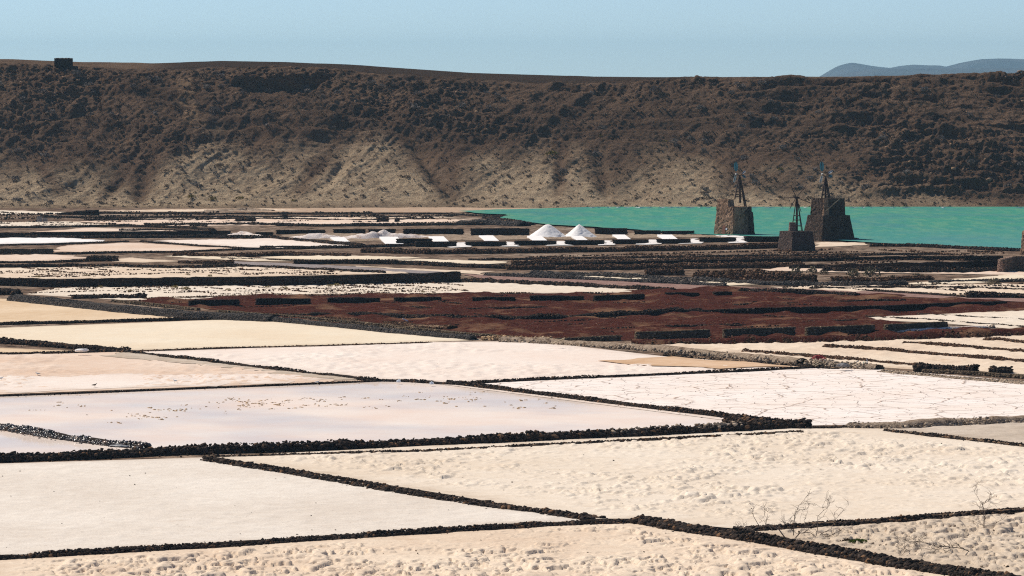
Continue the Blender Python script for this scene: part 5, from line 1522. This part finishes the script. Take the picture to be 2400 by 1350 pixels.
# countless small tufts
sel = np.argwhere((Tt > 0.0) & (Tt < 0.93) & (np.abs(X) < 166))
TV = []; TF = []; n0 = 0
tpl = [tuft_np(900 + k, 22, 0.5, 0.4, 0.2) for k in range(6)]
for k in RNG.choice(len(sel), 2600, replace=False):
    i, j = sel[k]; v, f = tpl[RNG.integers(6)]
    s = RNG.uniform(.45, 1.3)
    TV.append(v * s + np.array([X[i, j], Yb2[i, j] - .1, Z2[i, j]])); TF.append(f + n0); n0 += len(v)
ob('scrub', mesh_np('scrub', np.concatenate(TV), np.concatenate(TF), M['shrub_brown']), label='countless small dry tufts over the hillside', cat='scrub', kind='stuff')

# saltbushes on the flats
for px, py, w in [(235, 674, 1.1), (305, 684, 1.2), (410, 675, 1.5), (436, 679, 1.6), (535, 680, .9), (627, 675, 1.1), (667, 677, 1.3), (774, 671, 1.1), (790, 670, 1.4), (992, 686, .8)]:
    shrub('saltbush', 'low yellowish saltbush on the pale stony field', P(px, py, .08), w, 'saltbush', 'low', 'saltbushes on the pale stony field')
for px, py, w in [(205, 648, 1.2), (350, 645, .9), (440, 645, 1.0), (492, 648, 1.1), (90, 650, 1.0)]:
    shrub('saltbush', 'low yellowish saltbush above the long tall dark wall', P(px, py, .08), w, 'saltbush', 'low', 'saltbushes above the long tall wall')
for px, py, w in [(1865, 641, 2.6), (1905, 640, 2.4), (2000, 650, 3.0), (2040, 648, 3.6), (2150, 655, 2.4), (2090, 657, 1.8), (2330, 668, 2.6), (1930, 643, 1.8)]:
    shrub('saltbush', 'grey green bush among the brown rubble heaps', P(px, py, .05), w, 'greygreen', 'dome', 'grey green bushes among the rubble')

# ------------------------------------------------------------------ bare bushes in front
def limb(mb, pts, r0, r1, rng, twig=0, depth=0):
    pts = [np.array(p, float) for p in pts]; n = len(pts)
    # smooth the guide points
    q = [pts[0]]
    for a, b in zip(pts[:-1], pts[1:]):
        for k in (0.33, 0.66, 1.0): q.append(a + (b - a) * k + np.array([rng.gauss(0, .012), rng.gauss(0, .03), rng.gauss(0, .012)]))
    rad = [r0 + (r1 - r0) * i / (len(q) - 1) for i in range(len(q))]
    mb.tube(q, rad, 5)
    for i in range(2, len(q)):
        if rng.random() < twig:
            d = q[i] - q[i - 1]; L = np.linalg.norm(d) + 1e-6
            v = d / L + np.array([rng.gauss(0, .8), rng.gauss(0, .8), rng.gauss(0.05, .6)]); v /= np.linalg.norm(v)
            ln = rng.uniform(.25, .75)
            e = q[i] + v * ln; m_ = q[i] + v * ln * .5 + np.array([rng.gauss(0, .06), rng.gauss(0, .06), rng.gauss(0, .06)])
            if depth < 2: limb(mb, [q[i], m_, e], rad[i] * .55 + .006, 0.009, rng, twig * .75, depth + 1)
            else: mb.tube([q[i], m_, e], [.014, .011, .008], 4)

def bare_bush(label, base_px, branches, name, mats, seed, twig=0.5, k=0.7):
    b = P(*base_px); root = empty(name, b, label=label, cat='bush'); rng = random.Random(seed)
    for bi, (pts, r0, r1, dep) in enumerate(branches):
        w = []
        for i, (px, py) in enumerate(pts):
            p = PY(px, py, b[1] + dep * i / max(1, len(pts) - 1) + (0 if i == 0 else rng.gauss(0, .08)))
            p[2] = max(p[2], 0.02); w.append(p - b)
        mb = MB(); limb(mb, w, r0 * k, r1 * k, rng, twig)
        mb.build('branch', M[mats[bi % len(mats)]], smooth_shade=True, parent=root)
bare_bush('spreading bare bush growing beside the broad black wall', (1860, 1264), [
    ([(1842, 1264), (1825, 1240), (1805, 1232), (1776, 1235), (1755, 1247)], .085, .02, .8),
    ([(1780, 1233), (1766, 1210), (1763, 1194), (1773, 1183), (1796, 1191)], .04, .008, .2),
    ([(1862, 1265), (1875, 1249), (1898, 1248), (1919, 1262), (1955, 1262)], .07, .012, -.6),
    ([(1860, 1255), (1860, 1240), (1863, 1207), (1872, 1184), (1890, 1174), (1898, 1186)], .05, .006, .3),
    ([(1880, 1250), (1892, 1243), (1885, 1220), (1893, 1200), (1895, 1180)], .035, .006, -.3),
    ([(1912, 1258), (1916, 1240), (1917, 1210), (1930, 1197), (1943, 1186), (1946, 1172)], .045, .006, .4),
    ([(1919, 1260), (1925, 1250), (1948, 1240), (1957, 1219), (1977, 1196), (1989, 1182)], .045, .006, -.2),
    ([(1916, 1262), (1945, 1256), (1975, 1240), (1990, 1228)], .035, .006, -.5),
    ([(1776, 1236), (1762, 1240), (1748, 1236), (1740, 1238)], .03, .006, .2),
    ([(1870, 1252), (1850, 1240), (1842, 1225)], .025, .005, -.3),
    ([(1905, 1254), (1930, 1262), (1965, 1268)], .03, .006, -.9),
], 'bare_bush', ['dead_wood', 'dead_wood', 'dead_wood', 'dead_wood_dark'], 5, 0.5)
bare_bush('slender upright bare sapling on the rough bush pan', (2306, 1246), [
    ([(2306, 1246), (2306, 1225), (2309, 1205), (2304, 1188), (2302, 1180)], .075, .03, .1),
    ([(2303, 1184), (2295, 1172), (2288, 1160), (2282, 1148), (2277, 1138)], .03, .006, .2),
    ([(2303, 1182), (2312, 1177), (2322, 1168), (2325, 1158), (2314, 1146), (2298, 1136)], .03, .006, -.2),
    ([(2306, 1232), (2290, 1226), (2272, 1228)], .025, .005, -.4),
    ([(2308, 1215), (2322, 1208), (2335, 1215)], .022, .005, .4),
    ([(2307, 1236), (2325, 1226), (2340, 1230)], .02, .005, -.3),
], 'bare_sapling', ['dead_wood'], 9, 0.45)
bare_bush('dark dead branch lying across the rough bush pan', (2284, 1305), [
    ([(2284, 1305), (2268, 1290), (2248, 1284), (2228, 1284), (2210, 1287)], .06, .035, .2),
    ([(2228, 1284), (2215, 1280), (2200, 1283), (2175, 1275), (2150, 1268), (2125, 1270), (2105, 1282)], .04, .006, .6),
    ([(2200, 1283), (2180, 1288), (2160, 1283), (2130, 1288)], .025, .005, -.3),
    ([(2150, 1269), (2128, 1276), (2112, 1288)], .02, .004, -.5),
], 'dead_branch', ['dead_wood_dark'], 13, 0.55)
r = empty('green_plant', P(2000, 1271, .15), label='low green plant on the rough bush pan', cat='plant')
for k in range(7):
    o = bpy.data.objects.new('foliage', shrub_me('low', k % 5, 'greenplant' if k > 1 else 'shrub_brown')); o.location = (-.75 + .25 * k, random.uniform(-.5, .5), 0); o.scale = (.7, .9, .75); o.rotation_euler = (0, 0, k); link(o, parent=r)

# ------------------------------------------------------------------ gulls
def gull(label, px, py, mb_, mw, yaw, s=1.0):
    root = empty('gull', P(px, py, .12), label=label, cat='gull', group='gulls on the pink pan')
    root.rotation_euler = (0, 0, yaw)
    # one continuous body: tail, trunk, neck, head and bill as a chain of rings
    sp = [(-.30, .20, .008, .03), (-.20, .21, .03, .05), (-.08, .215, .075, .075), (.05, .225, .085, .085), (.13, .26, .06, .065), (.165, .315, .036, .036), (.19, .355, .042, .042), (.225, .355, .03, .03), (.25, .35, .012, .012), (.295, .338, .004, .005)]
    V = []; F = []; n = 10
    for (x, z, w, h) in sp:
        for k in range(n):
            a = 2 * math.pi * k / n; V.append((x * s, math.cos(a) * w * s, (z + math.sin(a) * h) * s))
    for i in range(len(sp) - 1):
        for k in range(n): F.append((i * n + k, i * n + (k + 1) % n, (i + 1) * n + (k + 1) % n, (i + 1) * n + k))
    F += [tuple(range(n))[::-1], tuple((len(sp) - 1) * n + k for k in range(n))]
    me = bpy.data.meshes.new('body'); me.from_pydata(V, [], F); me.materials.append(M[mb_])
    for p in me.polygons: p.use_smooth = True
    ob('body', me, parent=root)
    for sd_ in (-1, 1):
        m = MB(); y = .075 * sd_
        m.tube([(.10 * s, y * s, .24 * s), (-.05 * s, y * 1.1 * s, .245 * s), (-.22 * s, y * .6 * s, .22 * s), (-.36 * s, y * .2 * s, .205 * s)], [.03 * s, .05 * s, .035 * s, .006 * s], 7)
        m.build('wing', M[mw], smooth_shade=True, parent=root)
        m = MB(); m.tube([(.02 * s, .03 * sd_ * s, .16 * s), (.015 * s, .03 * sd_ * s, .08 * s), (.02 * s, .03 * sd_ * s, 0)], .008 * s, 5); m.box((.04 * s, .03 * sd_ * s, .004), (.06 * s, .04 * s, .008)); m.build('leg', M['gull_leg'], parent=root)
gull('brown young gull standing on the pink pan', 222, 907, 'gull_brown', 'gull_brown', 0.5, 1.15)
gull('white gull standing alone on the bare pink salt', 88, 880, 'gull_white', 'gull_grey', 2.8, 1.1)
gull('white gull near the middle of the whiter crust', 410, 897, 'gull_white', 'gull_grey', 2.4, 1.15)
gull('white gull beside the corner where two walls meet', 744, 900, 'gull_white', 'gull_grey', 0.4, 1.1)
gull('white gull farthest from the diagonal wall', 3, 891, 'gull_white', 'gull_grey', 0.2, 1.1)

# ------------------------------------------------------------------ debris and small things
def crumple(name, label, p, d, mat, cat, seed):
    bm = bmesh.new(); bmesh.ops.create_icosphere(bm, subdivisions=3, radius=0.5)
    for v in bm.verts:
        n = fbm(np.array([v.co.x * 3 + seed]), np.array([v.co.y * 3 + v.co.z * 2]), 3, seed)[0]
        k = .55 + .9 * n; v.co = Vector((v.co.x * d[0] * k, v.co.y * d[1] * k, max(0, v.co.z * k + .28) * d[2]))
    me = bpy.data.meshes.new(name); bm.to_mesh(me); bm.free(); me.materials.append(M[mat])
    o = ob(name, me, label=label, cat=cat); o.location = p
crumple('plastic_sheet', 'crumpled red plastic on the debris heap', P(1918, 846, .3), (1.5, 1.2, 1.0), 'red_plastic', 'plastic', 3)
crumple('plastic_sheet', 'small red scrap beside the larger red plastic', P(1931, 845, .4), (.6, .5, .5), 'red_plastic', 'plastic', 8)
crumple('sack', 'grey torn sack on the debris heap', P(1975, 860, .5), (1.6, 1.2, .6), 'grey_board', 'sack', 21)
for k, (a, b, lab) in enumerate([((1905, 857), (1930, 846), 'pale plank leaning across the debris heap'), ((1910, 858), (1934, 849), 'second pale plank beside the leaning one'), ((2000, 855), (2012, 846), 'bent grey strip sticking out of the debris')]):
    pa, pb = P(a[0], a[1], .35), P(b[0], b[1], .35); pb = pb * .3 + PY(b[0], b[1], pa[1] + .6) * .7
    mb = MB(); mb.tube([(0, 0, 0), tuple((pb - pa) * .5 + np.array([0, 0, .05])), tuple(pb - pa)], .07, 4); o = mb.build('plank', M['wood'] if k < 2 else M['grey_steel'], label=lab, cat='plank'); o.location = pa
mb = MB(); mb.tube([(0, 0, 0), (.01, 0, .18), (.02, 0, .38)], [.22, .25, .27], 12); mb.tube([(-.22, 0, .36), (-.1, .02, .55), (.12, .02, .55), (.27, 0, .36)], .015, 5)
o = mb.build('bucket', M['teal_plastic'], label='small turquoise bucket on the debris heap', cat='bucket'); o.location = P(2027, 857, .3)
mb = MB(); mb.tube([(0, 0, 0), (-.03, 0, .3), (-.1, 0, .55)], [.05, .05, .03], 6); o = mb.build('pipe', M['white_thing'], label='short pale pipe sticking up beside the bucket', cat='pipe'); o.location = P(2033, 851, .4)
crumple('plastic_canister', 'small pale blue canister where three walls meet', P(934, 896, .25), (.45, .4, .45), 'white_thing', 'canister', 31)
crumple('plastic_canister', 'small pale blue canister at the tip of the brine pan', P(1012, 901, .25), (.5, .4, .4), 'white_thing', 'canister', 33)
crumple('salt_lump', 'pale salt lump on the wall above the sand wedge', P(192, 824, .5), (1.6, 1.0, .5), 'purewhite', 'salt lump', 37)
crumple('plastic_sheet', 'pale grey sheet on the wall beside the brine corner', P(278, 1048, .55), (1.8, 1.0, .3), 'grey_steel', 'plastic', 41)
mb = MB(); mb.tube([(0, 0, 0), (.7, .2, -.35)], .09, 5); o = mb.build('pipe', M['white_thing'], label='white pipe lying on the black retaining bank', cat='pipe'); o.location = P(944, 747, .9)
mb = MB(); mb.box((0, 0, .12), (1.9, .3, .1), Matrix.Rotation(math.radians(-8), 3, 'Y')); mb.box((.1, .3, .05), (1.6, .25, .08)); o = mb.build('plank', M['wood'], label='ochre planks lying on the beige sand bank', cat='plank'); o.location = P(1310, 801, .9); o.rotation_euler = (0, math.radians(-14), .4)
# grey boards standing on the narrow pale pan
r = empty('board_stand', P(98, 523), label='grey upright boards on short legs behind a dark row', cat='board')
for k, (x, w, h) in enumerate([(-1.0, .45, 1.25), (-.5, .4, 1.3), (-.08, .4, 1.2), (.45, .35, .9), (.85, .4, .95), (1.25, .3, .85)]):
    mb = MB(); mb.box((x, 0, .35 + h / 2), (w, .09, h)); mb.build('board', M['grey_board'], parent=r)
for x in (-.9, -.3, .3, 1.1):
    mb = MB(); mb.box((x, .1, .25), (.1, .1, .6)); mb.build('leg', M['grey_board'], parent=r)
# roofless stone hut on the plateau edge
hb = hill_pt(150, 152)
hut = empty('stone_hut', hb, label='roofless dark stone hut on the edge of the plateau', cat='hut')
wd, dp, hh = 4.9, 4.0, 2.35
for nm, c, d in [('wall', (0, -dp / 2, hh / 2 - .3), (wd, .5, hh + .3)), ('wall', (0, dp / 2, hh / 2 - .3), (wd - .02, .5, hh + .2)), ('wall', (-wd / 2 + .25, 0, hh / 2 - .3), (.5, dp - .5, hh + .25)), ('wall', (wd / 2 - .25, 0, hh / 2 - .3), (.5, dp - .5, hh + .27))]:
    m = MB(); m.box(c, d); o = m.build(nm, M['masonry_dark'], parent=hut, bevel=.08)
for k in range(26):
    o = bpy.data.objects.new('coping_stone', rock_mesh(k % 12, 'boulder')); o.location = (-wd / 2 + .1 + (wd - .2) * (k % 13) / 12, (-dp / 2 if k < 13 else dp / 2), hh - .12 + random.uniform(-.03, .08)); o.scale = (.45, .5, .35); o.rotation_euler = (0, 0, k); link(o, parent=hut)
for px, lab, w in [(2322, 'dark knob of rock on the plateau rim', 1.4), (2395, 'larger dark knob of rock at the end of the plateau rim', 2.2)]:
    p = hill_pt(px, np.interp(px, rx, ry) + 1)
    rubble = [(RNG.normal() * w * .35, RNG.normal() * .4, abs(RNG.normal()) * w * .2, w * RNG.uniform(.4, .8), .9) for _ in range(9)]
    v, f, a = join_rocks(rubble); o = ob('rock_knob', mesh_np('rock_knob', v, f, M['boulder'], False, {'rnd': a}), label=lab, cat='rock'); o.location = p

# ------------------------------------------------------------------ far mountains
DM = 18500.0
mx = np.array([1500, 1880, 1915, 1960, 1978, 1995, 2012, 2035, 2060, 2085, 2110, 2140, 2175, 2200, 2215, 2250, 2275, 2300, 2340, 2370, 2400, 2440, 2550, 2700, 2900, 3200])
my = np.array([230, 206, 184, 156, 150, 146.5, 149, 153, 156.5, 159, 154, 151, 152.5, 153, 156, 147, 142, 138, 136.5, 137, 138.5, 133, 138, 150, 170, 215])
pxs = np.linspace(1500, 3200, 320); us = np.linspace(-1, 1, 48)
A, U = np.meshgrid(pxs, us, indexing='ij')
YY = DM + U * 1500
XX = (A - 1200) / FOC * DM * (1 + 0.0 * U)
top = CAM_H + (175 - np.interp(A, mx, my)) / FOC * DM
front = np.interp(A, [1500, 1950, 2020, 2300, 2600, 3200], [-60, 20, 42, 55, 50, -50])
prf = np.clip(1 - np.abs(U) ** 1.3, 0, 1)
ZZ = (top + 60) * prf - 60 + 40 * (fbm(XX * .006, YY * .004, 4, 3) - .5) * prf * (1 - prf) * 4
idx = np.arange(A.size).reshape(A.shape)
Fm = np.stack([idx[:-1, :-1], idx[1:, :-1], idx[1:, 1:], idx[:-1, 1:]], -1).reshape(-1, 4)
ob('mountain', mesh_np('mountain', np.stack([XX.ravel(), YY.ravel(), ZZ.ravel()], 1), Fm, M['mountain'], True), kind='structure', label='distant blue mountain ridge beyond the plateau')
YY2 = DM - 2600 + U * 900; XX2 = (A - 1200) / FOC * (DM - 2600)
fy = np.interp(A, [1500, 1900, 1960, 2030, 2120, 2250, 2450, 2700, 3200], [230, 200, 176, 163, 160, 160, 158, 165, 215])
ZZ2 = (CAM_H + (175 - fy) / FOC * (DM - 2600) + 60) * prf - 60
ob('foothill', mesh_np('foothill', np.stack([XX2.ravel(), YY2.ravel(), ZZ2.ravel()], 1), Fm, M['mountain'], True), kind='structure', label='paler foothill in front of the distant mountain ridge')

# ------------------------------------------------------------------ haze
hm = bpy.data.materials.new('haze'); hm.use_nodes = True
hn = hm.node_tree; hn.nodes.clear()
pv = hn.nodes.new('ShaderNodeVolumePrincipled')
pv.inputs['Color'].default_value = (0.48, 0.80, 1.0, 1)
pv.inputs['Density'].default_value = 0.00004
pv.inputs['Anisotropy'].default_value = 0.3
hmo = hn.nodes.new('ShaderNodeOutputMaterial'); hn.links.new(pv.outputs[0], hmo.inputs['Volume'])
mb = MB(); mb.box((0, 11000, 60), (38000, 24000, 300))
hz = mb.build('haze', hm, kind='stuff', label='thin bluish haze over the whole valley', cat='haze')
